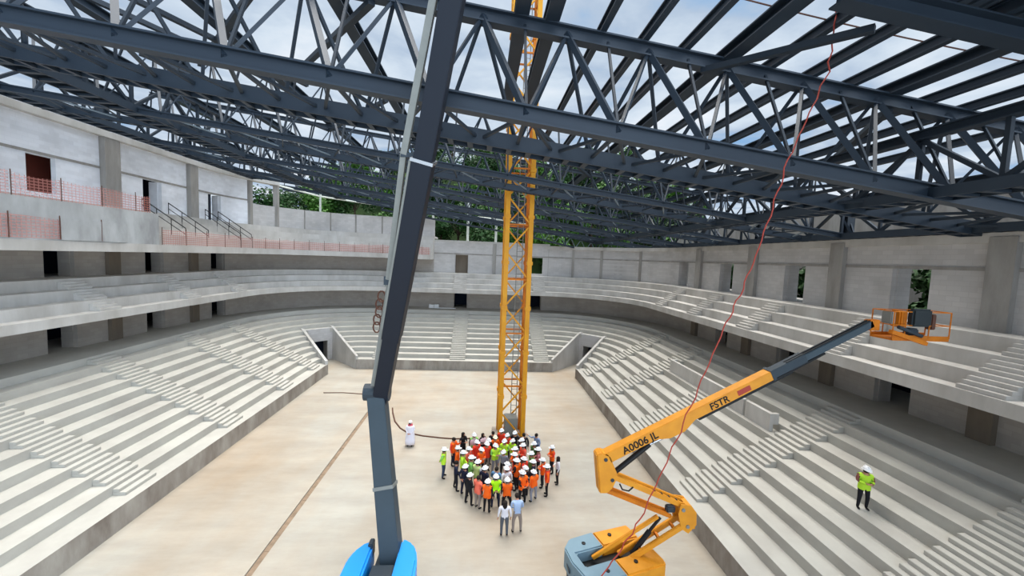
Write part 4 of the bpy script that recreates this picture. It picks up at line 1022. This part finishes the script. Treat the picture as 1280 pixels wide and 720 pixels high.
FOLK = [
 (-1.92, 22.45, 'back', GR, JE, LI, 'hat', 'lime vest and white hard hat, alone at the left edge of the crowd'),
 (-1.46, 23.79, 'phone', RE, NA, OR, 'bare', 'orange red jacket without a hard hat, at the crowd\'s rear left'),
 (-.90, 24.5, 'fold', BK, BK, None, 'long', 'all in black with dark hair, at the rear left of the crowd'),
 (-.20, 24.5, 'stand', DK, TA, GR, 'hat', 'green vest at the rear, just left of the shawled woman'),
 (.36, 24.75, 'slim', BK, BK, None, 'long', 'black clothes with a pale pink shawl at the rear'),
 (-1.15, 22.80, 'stand', OR, NA, OR, 'hat', 'bright orange vest at the left side, just right of the lone lime vest'),
 (-.50, 22.70, 'fold', SA, DK, SA, 'hat', 'salmon vest in the left half, behind two lime vests'),
 (-.02, 23.45, 'stand', RE, DK, RE, 'hat', 'red vest in the left half, in front of the green vest'),
 (.26, 22.62, 'fold', RE, DK, OR, 'hat', 'orange red vest just left of the open middle, leaning to the left'),
 (.60, 23.15, 'stand', RE, TA, RE, 'hat', 'red vest left of the folded-arm lime vest in the middle'),
 (.72, 23.85, 'stand', DK, DK, None, 'hat', 'dark clothes and white hard hat behind the red vests'),
 (1.02, 24.95, 'stand', DK, DK, None, 'bare', 'dark clothes and bare dark hair at the rear left of the mast base'),
 (1.14, 24.25, 'fold', OR, DK, OR, 'hat', 'orange vest and cream hard hat in the rear centre'),
 (1.60, 25.0, 'stand', DK, DK, RE, 'hat', 'dark jacket in the rear row right beside the mast base'),
 (1.98, 24.55, 'stand', RE, DK, RE, 'hat', 'red vest in the rear row in front of the mast base'),
 (1.10, 22.93, 'fold', GR, GY, LI, 'hat', 'lime vest and grey trousers with folded arms, facing the open middle'),
 (1.70, 23.48, 'fold', GR, GY, LI, 'hat', 'lime green vest, left of the two standing together before the mast'),
 (-.80, 22.10, 'clasp', LI, DK, LI, 'hat', 'lime vest in the left side, nearer the lone lime vest'),
 (-.31, 21.45, 'clasp', GR, DK, GR, 'hat', 'green vest in the left half, in front of the salmon vest'),
 (.05, 20.95, 'clasp', WH, DK, (.80, .88, .55), 'hat', 'white and pale green vest left of the centre'),
 (-.62, 20.64, 'back', NA, NA, None, 'hat', 'navy suit and white hard hat at the left front'),
 (-1.12, 21.2, 'apart', NA, DK, None, 'bare', 'dark navy suit, leftmost in the front arc'),
 (-.34, 19.85, 'apart', BK, BK, None, 'hat', 'black clothes and white hard hat, front left of the crowd'),
 (.45, 20.40, 'stand', NA, NA, None, 'hat', 'dark navy jacket near the front, behind the salmon vest'),
 (.12, 19.55, 'clasp', SA, TA, SA, 'bare', 'salmon vest, dark hair and pale trousers in the front row'),
 (.60, 19.20, 'stand', DK, BK, OR, 'hat', 'bright orange vest and black trousers, leftmost orange in the front row'),
 (1.05, 19.60, 'back', NA, NA, (.72, 1.0, .12), 'hat', 'bright lime vest and navy trousers in the middle of the front row'),
 (1.62, 19.30, 'apart', DK, BK, OR, 'hat', 'orange vest right of the lime vest in the front row'),
 (1.59, 22.37, 'stand', GY, DK, None, 'hat', 'grey blue shirt and white hard hat in the middle of the crowd'),
 (1.80, 20.98, 'clasp', (.88, .66, .64), TA, None, 'hat', 'pale pink shirt and white hard hat near the centre'),
 (1.62, 20.30, 'stand', WH, DK, None, 'hat', 'white hard hat and white shirt directly behind the front orange vest'),
 (1.12, 20.35, 'clasp', (.35, .52, .68), NA, None, 'bare', 'blue shirt and dark hair behind the lime vest of the front row'),
 (2.42, 24.75, 'stand', DK, DK, None, 'hat', 'dark jacket and white hard hat just right of the mast base'),
 (2.25, 23.80, 'fold', GR, GY, LI, 'hat', 'lime green vest, right of the two standing together before the mast'),
 (2.80, 23.62, 'stand', DK, DK, None, 'hat', 'dark jacket and white hard hat, right of the lime pair'),
 (2.82, 23.00, 'fold', SA, TA, (.98, .36, .25), 'hat', 'coral red vest in the right half, facing the open middle'),
 (3.0, 24.45, 'stand', DK, DK, None, 'bare', 'dark hair and dark clothes at the right rear'),
 (3.85, 24.60, 'out', (.50, .58, .72), NA, None, 'bare', 'blue shirt with one arm stretched out, at the right rear'),
 (3.52, 23.20, 'stand', DK, TA, (.30, .48, .22), 'hat', 'dark green vest at the right rear'),
 (2.30, 22.55, 'clasp', RE, DK, OR, 'hat', 'orange red vest left of the coral vest'),
 (3.20, 21.95, 'stand', TA, DK, (.42, .62, .30), 'hat', 'olive green vest in the right half'),
 (3.68, 22.42, 'fold', (.72, .42, .45), DK, None, 'hat', 'dusky pink jacket at the right side'),
 (2.75, 21.45, 'stand', RE, DK, RE, 'hat', 'red vest right of the open middle'),
 (2.25, 21.10, 'clasp', DK, DK, OR, 'hat', 'orange vest over dark sleeves right of the pink shirt'),
 (2.22, 21.80, 'stand', DK, DK, RE, 'hat', 'red vest over dark sleeves behind the orange vest, at the open middle'),
 (3.22, 21.15, 'stand', NA, NA, None, 'hat', 'navy jacket and white hard hat in the right half'),
 (3.80, 21.40, 'fold', RE, DK, OR, 'hat', 'orange vest second from the right edge of the group'),
 (2.72, 20.52, 'clasp', DK, DK, None, 'hat', 'dark clothes, hidden behind the broad orange vest at the right front'),
 (2.48, 19.85, 'back', DK, BK, OR, 'hat', 'broad orange vest and black trousers at the right front'),
 (3.12, 20.15, 'apart', OR, GY, OR, 'hat', 'orange jacket and grey trousers, right of the broad orange vest'),
 (3.92, 20.60, 'stand', OR, BK, RE, 'hat', 'orange red vest and black trousers at the right end of the front arc'),
 (4.60, 22.90, 'fold', RE, DK, OR, 'hat', 'orange vest standing apart at the right, behind the woman in white'),
 (4.72, 21.70, 'slim', WH, BK, None, 'long', 'white top, dark hair and black trousers, standing apart at the right'),
 (1.40, 17.50, 'stand', WH, (.33, .35, .38), None, 'long', 'white top, long black hair and grey trousers, nearest to the camera'),
 (2.02, 17.72, 'bent', LB, TA, None, 'bare', 'light blue shirt and grey trousers bending forward, in front of the crowd'),
]
P_ = [[f[0], f[1]] for f in FOLK]
for it in range(60):          # keep shoulders from overlapping
    for i in range(len(P_)):
        for j in range(i):
            dx_, dy_ = P_[i][0]-P_[j][0], P_[i][1]-P_[j][1]; d_ = math.hypot(dx_, dy_)
            if d_ < .56:
                k = (.56-d_)/2/max(d_, .01); P_[i][0] += dx_*k; P_[i][1] += dy_*k; P_[j][0] -= dx_*k; P_[j][1] -= dy_*k
rp = random.Random(5)
for f, (x, y) in zip(FOLK, P_):
    dx_, dy_ = CXY[0]-x, CXY[1]-y
    face = math.atan2(dx_, -dy_)+rp.uniform(-.35, .35)
    if f[1] < 18: face = math.atan2(-.1, -1) if f[0] > 1.9 else PI
    hc_ = (.97, .93, .80) if 'cream' in f[7] else None
    o = person(x, y, 0, face, f[2], 'person: '+f[7], f[3], f[4], f[5], f[6], sc=rp.uniform(.97, 1.06)*(.95 if f[2] == 'slim' else 1.02), group='people gathered on the court', hatcol=hc_)
    o['label'] = 'person in '+f[7] if not f[7].startswith('white hard hat') else 'person with '+f[7]
    if 'shawl' in f[7]:
        mb = MB(); mb.lathe([(.23, 1.02), (.235, 1.2), (.215, 1.36), (.10, 1.45)], n=18, sx=1.0, sy=.72); s = mb.done('shawl', cloth((.90, .78, .80)), o, smooth=True)
# robed person
o = person(-4.55, 26.3, 0, -.15, 'clasp', 'person in a long white robe and red headscarf, standing alone left of the crowd', (.90, .89, .92), (.88, .87, .9), None, 'bare', sc=1.04)
mb = MB(); mb.lathe([(.27, .16), (.265, .4), (.235, .8), (.20, 1.05), (.215, 1.30), (.19, 1.41), (.08, 1.47)], n=20, sx=1.05, sy=.8); mb.done('robe', cloth((.90, .89, .93)), o, smooth=True)
mb = MB(); mb.lathe([(.20, 1.26), (.165, 1.42), (.108, 1.50), (.108, 1.62)], (0, .01, 0), n=18, sx=1, sy=.85); mb.done('headscarf', cloth((.80, .35, .40)), o, smooth=True)
mb = MB(); mb.lathe([(.118, 1.60), (.12, 1.68), (.085, 1.75), (.02, 1.775)], (0, .005, 0), n=18, sx=.88, sy=1.02); mb.done('cap', cloth((.93, .9, .88)), o, smooth=True)
# worker on the terrace
kz = ZK+RIS*5
o = person(15.78, 14.25, kz, -.30, 'fold', 'person in lime vest and white hard hat standing alone on the right terrace steps', (.50, .30, .26), BK, (.70, .86, .22), 'hat', sc=1.05)
